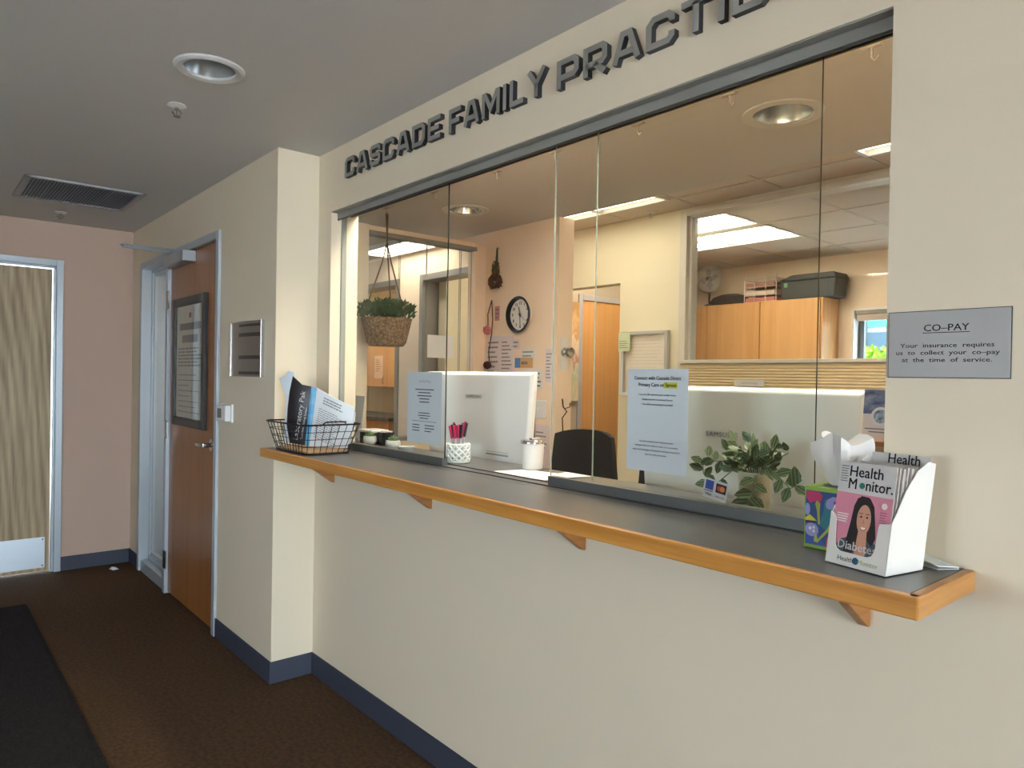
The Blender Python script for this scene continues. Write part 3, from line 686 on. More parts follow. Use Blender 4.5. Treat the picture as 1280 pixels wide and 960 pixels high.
troffer(*TROF[0], HT, 'bright fluorescent ceiling panel above the yellow cream wall', 1, k=.65)
troffer(*TROF[1], HT, 'nearer striped fluorescent ceiling light in the office behind the interior window', 2, k=3.0)
troffer(*TROF[2], HT, 'farther striped fluorescent ceiling light in the office behind the interior window', 2, k=3.0)
troffer(*TROF[3], HT, 'fluorescent ceiling light at the upper right corner of the glass', 1, k=.8)
troffer(-1.75, -.65, .15, .40, H-.03, 'added unseen light panel on reception ceiling behind the window head at left', 1, k=4.2)  # unseen panel added to light the clock wall and the left monitor
troffer(-.25, .85, .15, .40, H-.03, 'added unseen light panel on reception ceiling behind the window head at right', 1, k=3.6)  # unseen panel added to brighten the right monitor back
troffer(-4.1, -3.2, 1.30, 1.60, H-.03, 'fluorescent panel on inner hall ceiling behind the glazed partition', 1)
troffer(-6.6, -5.4, 2.0, 2.6, 2.42, 'fluorescent panel in the room behind the hall doorways', 1)
# passage door and painting
f = thing('door_3', (-3.5, 3.6, 0), kind='structure'); f['label'] = 'maple door in grey frame in the passage'
m = MB(); m.box(-3.6, -3.485, 3.258, 3.31, 0, 2.18).box(-3.6, -3.485, 3.31, 3.9, 2.13, 2.18); m.build('door_frame', mat('lilac_grey_frame', (176, 174, 180), .4), f, bevel=.003)
MB().box(-3.55, -3.505, 3.312, 3.899, .01, 2.128).build('door_leaf', amber, f)
pm = bpy.data.materials.new('painting_canvas'); pm.use_nodes = True; nt = pm.node_tree; b = nt.nodes['Principled BSDF']; b.inputs['Roughness'].default_value = .7
tc = nt.nodes.new('ShaderNodeTexCoord'); sp = nt.nodes.new('ShaderNodeSeparateXYZ'); nt.links.new(tc.outputs['Generated'], sp.inputs[0])
nz = nt.nodes.new('ShaderNodeTexNoise'); nz.inputs['Scale'].default_value = 9; nz.inputs['Detail'].default_value = 8; nt.links.new(tc.outputs['Generated'], nz.inputs['Vector'])
ma = nt.nodes.new('ShaderNodeMath'); ma.operation = 'MULTIPLY_ADD'; ma.inputs[1].default_value = .55; nt.links.new(nz.outputs['Fac'], ma.inputs[0]); nt.links.new(sp.outputs['Z'], ma.inputs[2])
ad = nt.nodes.new('ShaderNodeMath'); ad.operation = 'SUBTRACT'; ad.inputs[1].default_value = .27; nt.links.new(ma.outputs[0], ad.inputs[0])
r = nt.nodes.new('ShaderNodeValToRGB'); el = r.color_ramp.elements
el[0].position = 0; el[0].color = (*lin((222, 214, 186)), 1); el[1].position = 1; el[1].color = (*lin((176, 132, 84)), 1)
for p_, c_ in ((.12, (206, 196, 160)), (.25, (186, 190, 166)), (.36, (210, 206, 186)), (.42, (176, 116, 96)), (.47, (206, 178, 158)), (.6, (226, 206, 178)), (.68, (200, 152, 100)), (.8, (216, 178, 128))):
    e = el.new(p_); e.color = (*lin(c_), 1)
nt.links.new(ad.outputs[0], r.inputs[0]); nt.links.new(r.outputs[0], b.inputs['Base Color'])
o = thing('canvas_painting', (-3.48, 3.03, 1.195), 'tall abstract tan and green canvas painting in the passage', 'painting')
MB().box(-3.5, -3.46, 2.83, 3.238, 1.195, 2.10).build('canvas', pm, o, bevel=.004)
# outside window in the office back wall
ow = thing('window_4', ((WX0+WX1)/2, YO+.08, WZ0), kind='structure'); ow['label'] = 'outside window of the back office'
m = MB()
m.box(WX0, WX0+.02, YO-.01, YO+.16, WZ0, WZ1).box(WX1-.02, WX1, YO-.01, YO+.16, WZ0, WZ1).box(WX0, WX1, YO-.01, YO+.16, WZ1-.02, WZ1).box(WX0, WX1, YO-.03, YO+.16, WZ0, WZ0+.02)
m.build('window_reveal', mat('window_white', (232, 232, 232), .4), ow)
m = MB(); t = .05
m.box(WX0+.02, WX0+.02+t, YO+.09, YO+.13, WZ0, WZ1).box(WX1-.02-t, WX1-.02, YO+.09, YO+.13, WZ0, WZ1).box(WX0, WX1, YO+.09, YO+.13, WZ1-.02-t, WZ1-.02).box(WX0, WX1, YO+.09, YO+.13, WZ0+.02, WZ0+.02+t)
m.build('window_frame', mat('window_dark', (84, 90, 98), .4), ow)
MB().box(WX0+.06, WX1-.06, YO+.108, YO+.112, WZ0+.06, WZ1-.06).build('window_pane', glass('dimming_glass', (.5, .53, .53)), ow)  # pane tint added to hold back the overbright outside view
o = thing('raised_blind', ((WX0+WX1)/2, YO+.04, 1.99), 'raised beige blind at the top of the outside window', 'blind')
MB().box(WX0+.025, WX1-.025, YO+.01, YO+.06, 2.04, WZ1-.02).build('head_rail', mat('blind_taupe', (176, 164, 156), .5), o)
MB().box(WX0+.03, WX1-.03, YO+.012, YO+.056, 1.975, 2.035).build('stacked_fabric', mat('blind_pink', (206, 190, 178), .7), o, bevel=.008)
# exterior
o = thing('office_building', (-6, 16, -.12), 'pale office building with teal glass seen through the outside window', 'building')
MB().box(-14, 2, 16, 22, -.12, 9).build('wall', mat('facade_white', (186, 190, 194), .7), o)
tg = mat('teal_glass', (70, 170, 164), .12); dgm = mat('dark_glass', (70, 92, 110), .1)
for j, (z0, z1, g_) in enumerate(((1.0, 1.9, dgm), (2.15, 2.62, dgm), (2.75, 3.35, tg), (4.2, 5.2, tg), (6, 7, tg))):
    for i in range(14):
        x = -12+i*.95
        p_ = MB().box(x, x+.8, 15.94, 16.0, z0, z1).build('window', g_, o)
m = MB()
for i in range(15): m.box(-12.12+i*.95, -12.04+i*.95, 15.82, 15.98, -.12, 3.5)
m.build('mullions', alu, o)
def leaf_cloud(n, c, rad, size, seed):
    random.seed(seed); m = MB()
    for i in range(n):
        while True:
            q = Vector((random.uniform(-1, 1), random.uniform(-1, 1), random.uniform(-1, 1)))
            if q.length < 1: break
        q = q.normalized()*(q.length**.4); p_ = Vector(c)+Vector((q.x*rad[0], q.y*rad[1], q.z*rad[2]))
        a = Vector((random.gauss(0, 1), random.gauss(0, 1), random.gauss(0, 1))).normalized(); bb = a.orthogonal().normalized()
        s_ = size*random.uniform(.6, 1.3)
        m.add([p_-a*s_, p_+bb*s_*.45, p_+a*s_, p_-bb*s_*.45], [(0, 1, 2, 3)])
    return m
o = thing('hedge_bush', (-4.2, 11.5, -.12), 'sunlit yellow green bush outside the office window', 'bush')
tag(leaf_cloud(5000, (-4.0, 11.5, .95), (1.8, .8, 1.1), .09, 4).build('foliage', mat('lime_leaf', (140, 176, 40), .6), o, recalc=False), kind='stuff')
MB().tube([(-4.0, 11.5, -.12), (-4.0, 11.5, .8)], .08).build('trunk', mat('bark', (90, 70, 50), .9), o)

# ------------------------------------------------------------------ office wall cabinet with things on top
o = thing('wall_cabinet', (-3.1, 5.02, 1.2), 'long maple wall cabinet on office back wall with storage on top', 'cabinet')
CF = 4.87
MB().box(-4.4, -1.985, CF, YO-.002, 1.2, 2.18).build('cabinet_body', maple, o)
for k in range(4):
    x1 = -2.0-k*.6
    cd = MB().box(x1-.592, x1-.003, CF-.02, CF, 1.203, 2.177).build('cabinet_door', maple, o, bevel=.003)
    MB().tube([(x1-.05, CF-.02, 1.24), (x1-.05, CF-.045, 1.25), (x1-.05, CF-.045, 1.33), (x1-.05, CF-.02, 1.34)], .005).build('handle', chrome, cd, smooth=True)
o = thing('storage_bin', (-2.13, 5.0, 2.18), 'black lidded storage bin on the right end of the wall cabinet', 'storage bin')
bm_ = mat('bin_charcoal', (46, 50, 50), .5)
MB().prism([(-2.40, 2.182), (-1.90, 2.182), (-1.88, 2.36), (-2.43, 2.36)], lambda a, b: (a, 4.9, b), (0, .24, 0)).build('bin_body', bm_, o, bevel=.01)
MB().prism([(-2.44, 2.355), (-1.87, 2.355), (-1.90, 2.41), (-2.3, 2.41), (-2.40, 2.375)], lambda a, b: (a, 4.89, b), (0, .26, 0)).build('bin_lid', bm_, o, bevel=.008)
MB().box(-2.38, -2.345, 4.896, 4.9, 2.30, 2.34).build('green_tag', mat('tag_green', (110, 160, 120), .6), o)
o = thing('file_tray', (-2.62, 5.0, 2.18), 'white wire letter tray stack on the wall cabinet beside the bin', 'letter tray')
m = MB()
for z in (2.184, 2.25, 2.33, 2.41):
    for x in (-2.80, -2.46):
        m.tube([(x, 4.9, z), (x, 5.13, z)], .004, 6)
    for y in (4.9, 5.13): m.tube([(-2.80, y, z), (-2.46, y, z)], .004, 6)
for x in (-2.80, -2.69, -2.57, -2.46):
    for y in (4.9, 5.13): m.tube([(x, y, 2.182), (x, y, 2.45)], .004, 6)
m.build('wire_frame', mat('tray_white', (208, 196, 184), .4), o, smooth=True)
for k, (z, c_) in enumerate(((2.19, (196, 120, 110)), (2.256, (216, 196, 180)), (2.336, (170, 120, 110)))):
    q = MB().box(-2.79, -2.48, 4.905, 5.12, z, z+.035).build('paper_stack', mat('stack%d' % k, c_, .8), None)
    tag(q, ['reddish paper stack in the lowest letter tray', 'cream paper stack in the middle letter tray', 'brownish paper stack in the upper letter tray'][k], 'paper stack', 'papers in the letter tray')
o = thing('desk_fan', (-3.225, 4.93, 2.18), 'small round metal desk fan on the wall cabinet', 'fan')
fc = Vector((-3.225, 4.915, 2.465)); m = MB()
fan_m = mat('fan_wire', (226, 226, 224), .3)
for rr in [.145, .125, .105, .085, .065, .045, .025]:
    for dy in (-.03, .03):
        q = dy*(1 if rr < .14 else 0)
        m.tube([fc+Vector((rr*math.cos(2*PI*i/28), q, rr*math.sin(2*PI*i/28))) for i in range(28)], .003 if rr < .14 else .006, 5, closed=True)
for i in range(18):
    a = 2*PI*i/18
    for dy in (-.03, .03): m.tube([fc+Vector((0, dy, 0)), fc+Vector((.1*math.cos(a), dy, .1*math.sin(a))), fc+Vector((.145*math.cos(a), 0, .145*math.sin(a)))], .002, 4)
m.build('grille', fan_m, o, smooth=True)
m = MB()
for i in range(4):
    a = 2*PI*i/4; e1 = Vector((math.cos(a), 0, math.sin(a))); e2 = Vector((-math.sin(a), 0, math.cos(a)))
    m.add([fc+e1*.015+e2*.012, fc+e1*.07+e2*.05+Y*.008, fc+e1*.115+e2*.01, fc+e1*.06-e2*.03-Y*.008], [(0, 1, 2, 3)])
m.build('blades', mat('fan_blade', (130, 134, 140), .4, metal=.5), o, recalc=False)
MB().lathe(fc, [(.02, -.035), (.03, -.02), (.03, .02), (.02, .035)], 16, ax=(0, 1, 0)).build('motor', black, o, smooth=True)
m = MB().tube([(-3.225, 4.925, 2.20), (-3.225, 4.925, 2.32)], .009).lathe((-3.225, 4.925, 2.181), [(.05, 0), (.05, .01), (.02, .022)], 24); m.build('stand', black, o, smooth=True)
o = tag(MB().lathe((-3.085, 5.08, 2.182), [(.27, 0), (.26, .03), (.19, .10), (.1, .125), (.01, .13)], 32).build('dark_reflection_dome', mat('dome', (44, 44, 46), .45)), 'low black dome form put in for a dark reflection behind the desk fan', 'bag')  # dome form made up for a dark reflection above the cabinet
me = o.data
for v in me.vertices: v.co.y *= .34

# ------------------------------------------------------------------ things on the clock wall
yw = YK
ck = thing('wall_clock', (-2.445, yw, 1.696), 'round black rimmed wall clock with white dial on beige wall', 'clock')
c0 = Vector((-2.445, yw, 1.816)); R0 = .121
MB().lathe(c0, [(R0-.03, 0), (R0-.012, .02), (R0, .036), (R0-.004, .041), (R0-.012, .041), (R0-.02, .008)], 48, ax=(0, -1, 0), cap=False).build('rim', black, ck, smooth=True)
MB().lathe(c0, [(R0-.019, .001), (R0-.019, .012)], 48, ax=(0, -1, 0)).build('dial', mat('dial_white', (226, 224, 220), .6), ck)
fy = yw-.0125
for h in range(1, 13):
    a = PI/2-h*PI/6; text('numeral', str(h), (c0.x+.078*math.cos(a), fy, c0.z+.078*math.sin(a)-.0095), X, Z, .029, ink, ck, bold=.03)
def hand(name, ang, ln, wd, dy, mt):
    e = Vector((math.sin(ang), 0, math.cos(ang))); s_ = Vector((math.cos(ang), 0, -math.sin(ang))); q = Vector((c0.x, fy-dy, c0.z))
    MB().obox(q+e*(ln/2-.012), s_*wd/2, Y*.0008, e*(ln/2+.006)).build(name, mt, ck)
hand('hour_hand', math.radians(345), .062, .006, .003, ink); hand('minute_hand', math.radians(175), .085, .0045, .005, ink); hand('second_hand', math.radians(125), .08, .002, .007, ink)
MB().lathe((c0.x, fy, c0.z), [(.006, 0), (.006, .009)], 12, ax=(0, -1, 0)).build('pivot', ink, ck)
# dried bouquet
o = thing('dried_bouquet', (-2.685, yw-.03, 2.0), 'dried flower bouquet hung upside down above the clock', 'dried flowers')
random.seed(11); m = MB()
for i in range(14):
    x, y = random.uniform(-.035, .035), random.uniform(-.035, -.005)
    m.tube([(-2.69+x*.15, yw-.02, 2.285), (-2.69+x*.25, yw-.02+y*.2, 2.20), (-2.685+x, yw-.02+y, 2.07)], .0022, 5)
m.build('stems', mat('dry_stem', (104, 98, 66), .9), o, smooth=True)
tag(leaf_cloud(260, (-2.682, yw-.04, 2.055), (.062, .035, .05), .014, 6).build('blossoms', mat('dry_bloom', (104, 76, 66), .9), o, recalc=False), kind='stuff')
tag(leaf_cloud(80, (-2.69, yw-.03, 2.14), (.03, .02, .06), .012, 8).build('dry_leaves', mat('dry_leaf', (96, 96, 68), .9), o, recalc=False), kind='stuff')
MB().tube([(-2.69, yw, 2.285), (-2.69, yw-.02, 2.29)], .004, 6).build('nail', chrome, o)
o = thing('flower_ornament', (-2.765, yw-.01, 1.45), 'twisted cord with pink flower and dark pom hanging left of clock', 'ornament')
m = MB(); m.tube([(-2.752, yw-.01, 1.935), (-2.79, yw-.012, 1.84), (-2.785, yw-.012, 1.73)], .004, 6); m.tube([(-2.752, yw-.01, 1.935), (-2.735, yw-.012, 1.80), (-2.745, yw-.012, 1.70), (-2.775, yw-.012, 1.58), (-2.765, yw-.012, 1.5)], .004, 6)
m.build('cord', mat('cord_brown', (88, 66, 56), .9), o, smooth=True)
tag(leaf_cloud(70, (-2.772, yw-.03, 1.725), (.035, .02, .03), .014, 3).build('pink_flower', mat('flower_pink', (206, 130, 140), .8), o, recalc=False), kind='stuff')
MB().lathe((-2.765, yw-.03, 1.455), [(.004, 0), (.022, .008), (.03, .028), (.022, .048), (.004, .056)], 12).build('pom', mat('pom_dark', (74, 42, 44), .95), o, smooth=True)
# pinned papers
def wallpaper(name, x0, x1, z0, z1, label, mt, rows=0, cols=1, cat='paper', g='papers on the beige wall', im=None):
    o = thing(name, ((x0+x1)/2, yw-.001, z0), label, cat, g)
    MB().box(x0, x1, yw-.0012, yw-.0002, z0, z1).build('sheet', mt, o)
    if rows:
        rc = []; wd = (x1-x0)/cols
        for c in range(cols): rc += scribble(x0+wd*c+wd*.1, x0+wd*(c+1)-wd*.08, z0+(z1-z0)*.08, z1-(z1-z0)*.1, rows, .45, .35)
        lines_print('printed_lines', [(a-x0, b-x0, c-z0, e-z0) for a, b, c, e in rc], (x0, yw-.0013, z0), X, Z, im or ink_gr, o)
    return o
random.seed(21)
pk = mat('lilac_paper', (226, 212, 214), .8)
wallpaper('phone_list', -2.812, -2.66, 1.40, 1.685, 'left printed list sheet behind the hanging cord', pk, 7)
wallpaper('phone_list', -2.658, -2.525, 1.40, 1.68, 'printed list sheet just right of the hanging cord', pk, 9)
wallpaper('doodle_note', -2.53, -2.46, 1.59, 1.655, 'tiny doodled note under the left side of the clock', pk, 2)
wallpaper('handwritten_note', -2.44, -2.305, 1.525, 1.588, 'white handwritten note under the clock', paper, 2)
wallpaper('sticky_note', -2.505, -2.45, 1.465, 1.53, 'blue sticky note under the clock', mat('note_blue', (90, 140, 196), .8), 0)
wallpaper('sticky_note', -2.45, -2.325, 1.465, 1.53, 'tan sticky note beside the blue one', mat('note_tan', (214, 170, 112), .8), 1)
wallpaper('printed_card', -2.43, -2.235, 1.325, 1.455, 'white card printed in three columns below the sticky notes', paper, 4, 3, im=ink)
wallpaper('door_card', -2.205, -2.135, 1.375, 1.585, 'narrow printed cards at the right edge of beige wall', pk, 8)
wallpaper('pink_note', -2.725, -2.675, 1.79, 1.89, 'small pink note beside the hanging cord', mat('note_pink', (206, 142, 144), .8), 3)
wallpaper('long_list', -2.44, -2.16, .72, 1.10, 'long list of printed lines below the light switch', pk, 13, 2)
wallpaper('round_note', -2.455, -2.32, 1.045, 1.15, 'plain white note left below the light switch', paper)
o = thing('light_switch', (-2.242, yw, 1.14), 'white double light switch plate on the beige wall', 'light switch')
MB().box(-2.30, -2.185, yw-.007, yw, 1.139, 1.256).build('plate', white, o, bevel=.003)
for x in (-2.265, -2.22): MB().box(x-.005, x+.005, yw-.016, yw-.006, 1.185, 1.21).build('toggle', white, o, bevel=.001)
o = thing('wall_end_knob', (-2.07, YK+.06, 1.53), 'round chrome knob on the end of the beige wall', 'knob')
MB().lathe((-2.10, YK+.06, 1.563), [(.03, 0), (.03, .006), (.013, .01), (.013, .03), (.034, .042), (.036, .055), (.03, .066), (.005, .07)], 24, ax=(1, 0, 0)).build('knob', chrome, o, smooth=True)
MB().box(-2.10, -2.097, YK+.03, YK+.09, 1.45, 1.66).build('latch_plate', white, o)
o = thing('wire_hook', (-2.09, YK+.06, 1.05), 'black twisted wire hook hanging on the wall end', 'hook')
m = MB(); m.tube([(-2.098, YK+.05, 1.27), (-2.088, YK+.05, 1.22), (-2.08, YK+.075, 1.19), (-2.085, YK+.04, 1.15), (-2.085, YK+.05, 1.03)], .004, 6); m.tube([(-2.08, YK+.06, 1.21), (-2.06, YK+.08, 1.22), (-2.05, YK+.07, 1.245)], .003, 6); m.build('wire', blackwire, o, smooth=True)
MB().lathe((-2.085, YK+.05, 1.0), [(.012, 0), (.012, .06)], 10).build('grip', black, o)
# shadow box frame on the yellow wall
o = thing('notice_frame', (-2.22, YY-.02, 1.30), 'silver framed notice board on the yellow cream wall', 'notice board')
x0, x1, z0, z1 = -2.45, -2.022, 1.28, 1.757; m = MB(); t = .025
m.box(x0, x0+t, YY-.04, YY, z0, z1).box(x1-t, x1, YY-.04, YY, z0, z1).box(x0+t, x1-t, YY-.04, YY, z0, z0+t).box(x0+t, x1-t, YY-.04, YY, z1-t, z1)
m.build('frame', mat('silver_frame', (190, 186, 176), .35, metal=.4), o, bevel=.002)
MB().box(x0+t, x1-t, YY-.012, YY, z0+t, z1-t).build('board', mat('board_white', (232, 222, 206), .6), o)
random.seed(4); lines_print('printed_lines', scribble(-.15, .17, .18, .40, 9, .2, .12), (-2.236, YY-.0122, 1.3), X, Z, mat('faint_ink', (196, 186, 170), .8), o)
o = thing('green_note', (-2.41, YY-.045, 1.608), 'pale green note clipped over the corner of the silver notice frame', 'note')
MB().box(-2.472, -2.36, YY-.043, YY-.041, 1.61, 1.75).build('sheet', mat('mint_paper', (214, 226, 190), .8), o)
lines_print('printed_lines', scribble(-.045, .045, .02, .085, 4, .3, .3), (-2.416, YY-.0432, 1.61), X, Z, ink_gr, o)

# ------------------------------------------------------------------ desk furniture inside
o = thing('reception_desk', (-.5, .66, 0), 'low maple reception desk behind the counter', 'desk')
MB().box(-1.9, 1.35, .335, .98, .70, .735).build('desk_top', maple, o, bevel=.003)
for x in (-1.88, -.3, 1.3): MB().box(x-.02, x+.02, .36, .95, 0, .70).build('leg', alu, o)
def monitor(x0, x1, y, z0, z1, label, txt, tx, tz):
    o = thing('monitor', ((x0+x1)/2, y+.04, .735), label, 'monitor', 'white desktop monitors')
    s_ = .03
    m = MB(); vs = []
    for yy, ins in ((y+.03, 0), (y+.012, 0), (y, .012)):
        vs += [(x0+s_+ins, yy, z0+ins), (x1-s_-ins, yy, z0+ins), (x1-ins, yy, z1-ins), (x0+ins, yy, z1-ins)]
    fs = [(3, 2, 1, 0), (8, 9, 10, 11)]
    for k in (0, 4):
        for i in range(4): fs.append((k+i, k+(i+1) % 4, k+4+(i+1) % 4, k+4+i))
    m.add(vs, fs); m.build('back_shell', white_gl, o, bevel=.004)
    MB().box(x0+.02, x1-.02, y+.03, y+.036, z0+.01, z1-.01).build('screen', black, o)
    xc = (x0+x1)/2
    m = MB().box(xc-.03, xc+.03, y+.04, y+.055, .745, z0+.15).box(xc-.12, xc+.12, y+.0, y+.2, .735, .747); m.build('stand', white, o, bevel=.004)
    text('brand_text', txt, (tx, y-.0005, tz), X, Z, .021, mat('brand_grey', (150, 152, 154), .4), o, spacing=1.15, bold=.01)
    return o
monitor(-.376, .344, .345, 1.0, 1.382, 'large white monitor back behind the plant and poster', 'SAMSUNG', -.062, 1.236)
o = monitor(-1.61, -.886, .345, 1.0, 1.421, 'white monitor back in the open gap of the window', 'SAMSUNG', -1.25, 1.31)
lines_print('rating_label', [(-1.16, -1.02, .085, .092), (-1.16, -1.02, .098, .1)], (0, .3445, 1.0), X, Z, mat('brand_grey', (150, 152, 154), .4), o)

def chair(x, y, rot, label, arm=True):
    o = thing('office_chair', (x, y, 0), label, 'chair', 'black office chairs')
    cr, sr = math.cos(rot), math.sin(rot)
    def P(a, b, z): return (x+a*cr-b*sr, y+a*sr+b*cr, z)
    m = MB()   # curved backrest
    nx, nz = 10, 8; fr = []; bk = []
    for j in range(nz+1):
        z = .58+.53*j/nz; hw = .225-.03*abs(j/nz-.45)*2
        for i in range(nx+1):
            u = -1+2*i/nx; top = -.03*abs(u)**3 if j == nz else 0
            fr.append(P(u*hw, -.22-.045*(1-u*u)*0-.05*(u*u)*-1, z+top)); bk.append(P(u*hw, -.255+.05*u*u, z+top))
    k = nx+1; fs = []
    for j in range(nz):
        for i in range(nx): a = j*k+i; fs.append((a, a+1, a+k+1, a+k))
    m.add(fr, fs); m.add(bk, [f[::-1] for f in fs])
    n0 = len(fr)
    edge = [i for i in range(k)]+[j*k+nx for j in range(1, nz+1)]+[nz*k+i for i in range(nx-1, -1, -1)]+[j*k for j in range(nz-1, 0, -1)]
    for i in range(len(edge)): a, b_ = edge[i], edge[(i+1) % len(edge)]; m.f.append((a, b_, b_+n0, a+n0)); m.m.append(0)
    m.build('backrest', black_fab, o, smooth=True)
    m = MB(); pts = [(-.22, -.2), (.22, -.2), (.24, 0), (.22, .22), (.1, .26), (-.1, .26), (-.22, .22), (-.24, 0)]
    m.prism(pts, lambda a, b: P(a, b, .44), (0, 0, .075)); m.build('seat', black_fab, o, bevel=.02, seg=3)
    MB().tube([P(0, -.24, .70), P(0, -.27, .5), P(0, -.1, .42)], .022, 8).build('back_support', black, o, smooth=True)
    MB().tube([P(0, 0, .09), P(0, 0, .44)], .025, 10).build('column', chrome, o, smooth=True)
    for i in range(5):
        a = 2*PI*i/5; e = P(.27*math.cos(a), .27*math.sin(a), .07)
        lg = MB().tube([P(0, 0, .1), e], .02, 8, r1=.014).build('base_leg', black, o, smooth=True)
        MB().lathe((e[0], e[1]-.0125, .028), [(.027, 0), (.027, .025)], 14, ax=(0, 1, 0)).build('caster', black, lg, smooth=True)
    if arm:
        for s_ in (-1, 1): MB().tube([P(.23*s_, .05, .46), P(.285*s_, .05, .52), P(.285*s_, .05, .66), P(.285*s_, .15, .69), P(.285*s_, -.1, .69)], .016, 8).build('armrest', black, o, smooth=True)
    return o
chair(-1.65, 1.27, math.radians(188), 'black office chair in window gap nearest the white tumbler', False)
chair(-1.11, 1.29, math.radians(172), 'black office chair behind the left edge of the poster', False)

# hanging plant and ceiling hooks
def hook(x, y, label, prot=[None]):
    o = thing('ceiling_hook', (x, y, H-.05), label, 'hook', 'small clear hooks along the reception ceiling')
    hm = mat('hook_clear', (196, 188, 180), .25)
    MB().box(x-.03, x+.03, y-.012, y+.012, H-.006, H).build('adhesive_base', hm, o, bevel=.003)
    MB().tube([(x, y, H-.006), (x, y, H-.035), (x+.01, y, H-.046), (x+.02, y, H-.036)], .004, 6).build('hook_arm', hm, o, smooth=True)
hook(.171, .738, 'ceiling hook nearest the right end of the glass'); hook(-.317, .743, 'ceiling hook left of the large downlight')
hook(-.725, .738, 'ceiling hook third from the right end of the glass'); hook(-1.2, .742, 'ceiling hook above the poster edge line of glass'); hook(-1.619, .745, 'ceiling hook above the clock')
hook(-2.15, .74, 'ceiling hook above the left glass panel edge'); hook(-2.66, .74, 'ceiling hook carrying the hanging basket')
o = thing('hanging_plant', (-2.64, .74, 1.57), 'green plant in woven basket hanging by three strings', 'plant')
weave = mat('seagrass_weave', (158, 134, 102), .9, col2=(112, 92, 68), nscale=(70, 70, 90), ramp=(.42, .58), bump=.9, bumpscale=140, bdist=.02)
MB().lathe((-2.64, .74, 1.575), [(.005, .004), (.10, 0), (.118, .02), (.148, .15), (.152, .165), (.14, .165), (.11, .03), (.005, .02)], 32).build('woven_basket', weave, o, smooth=True)
rope = mat('rope', (108, 88, 66), .9)
for a in (.3, 2.4, 4.5):
    q = (-2.64+.148*math.cos(a), .74+.148*math.sin(a), 1.735)
    MB().tube([q, (-2.645+.03*math.cos(a), .74+.03*math.sin(a), 2.08), (-2.65, .74, 2.2), (-2.655+.006*math.cos(a), .74+.006*math.sin(a), 2.375)], .005, 6).build('hanging_rope', rope, o, smooth=True)
random.seed(31); m = MB()
for i in range(900):
    a = random.uniform(0, 2*PI); rr = .165*math.sqrt(random.random()); hgt = random.uniform(.01, .115)*(1-.35*(rr/.165)**2)
    p_ = Vector((-2.64+rr*math.cos(a), .74+rr*math.sin(a), 1.735+hgt)); dr = Vector((math.cos(a)*rr*3+random.gauss(0, .3), math.sin(a)*rr*3+random.gauss(0, .3), .7)).normalized()
    s_ = dr.orthogonal().normalized(); L = random.uniform(.02, .036)
    m.add([p_, p_+dr*L*.5+s_*.006, p_+dr*L, p_+dr*L*.5-s_*.006], [(0, 1, 2, 3)])
tag(m.build('foliage', mat('boxwood', (62, 88, 46), .6, col2=(40, 64, 34), nscale=(30, 30, 30)), o, recalc=False), kind='stuff')

# ------------------------------------------------------------------ small things on the inner counter
o = thing('white_tumbler', (-.80, .275, ZC), 'white insulated tumbler with steel rim on the counter', 'tumbler')
MB().lathe((-.80, .275, ZC+.0005), [(.034, 0), (.037, .003), (.0415, .09), (.0415, .094)], 32).build('tumbler_body', white, o, smooth=True)
MB().lathe((-.80, .275, ZC+.0945), [(.044, 0), (.0445, .008), (.042, .012), (.036, .013)], 32).build('steel_rim', chrome, o, smooth=True)
MB().box(-.81, -.79, .265, .30, ZC+.107, ZC+.114).build('lid_tab', chrome, o, bevel=.002)
def sheet(name, pts, z, label, g='loose papers on the counter'):
    m = MB(); m.prism(pts, lambda a, b: (a, b, z), (0, 0, .0008)); q = m.build(name, paper)
    return tag(q, label, 'paper', g)
sheet('loose_sheet', [(-.83, .118), (-.60, .105), (-.585, .225), (-.80, .27)], ZC+.0005, 'lower sheet of the loose papers in front of the tumbler')
sheet('loose_sheet', [(-.76, .12), (-.56, .11), (-.575, .27), (-.74, .25)], ZC+.0015, 'upper sheet of the loose papers in front of the tumbler')
sheet('loose_sheet', [(-.63, .19), (-.555, .20), (-.535, .30), (-.66, .31)], ZC+.0026, 'small sheet lying behind the loose papers by the rail')
# pen cup and pens
o = thing('pen_cup', (-1.108, .165, ZC), 'white woven cup full of pens beside the left panel edge', 'pen cup')
yarn = mat('white_yarn', (226, 230, 224), .9)
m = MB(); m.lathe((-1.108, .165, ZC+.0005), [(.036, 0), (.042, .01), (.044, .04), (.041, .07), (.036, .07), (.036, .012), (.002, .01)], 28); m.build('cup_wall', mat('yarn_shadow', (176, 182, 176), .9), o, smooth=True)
m = MB()
for s_ in (-1, 1):
    for i in range(11):
        a0_ = 2*PI*i/11
        m.tube([(-1.108+.0445*math.cos(a0_+s_*t_*1.5), .165+.0445*math.sin(a0_+s_*t_*1.5), ZC+.008+.064*t_) for t_ in [k/7 for k in range(8)]], .0045, 5)
for zz in (.006, .071): m.tube([(-1.108+.042*math.cos(2*PI*i/24), .165+.042*math.sin(2*PI*i/24), ZC+zz) for i in range(24)], .0055, 6, closed=True)
tag(m.build('yarn_lattice', yarn, o, smooth=True), kind='stuff')
penb = mat('pen_clear', (206, 200, 206), .2); penp = mat('pen_magenta', (190, 40, 92), .35); penk = mat('pen_black', (36, 34, 40), .35)
random.seed(13)
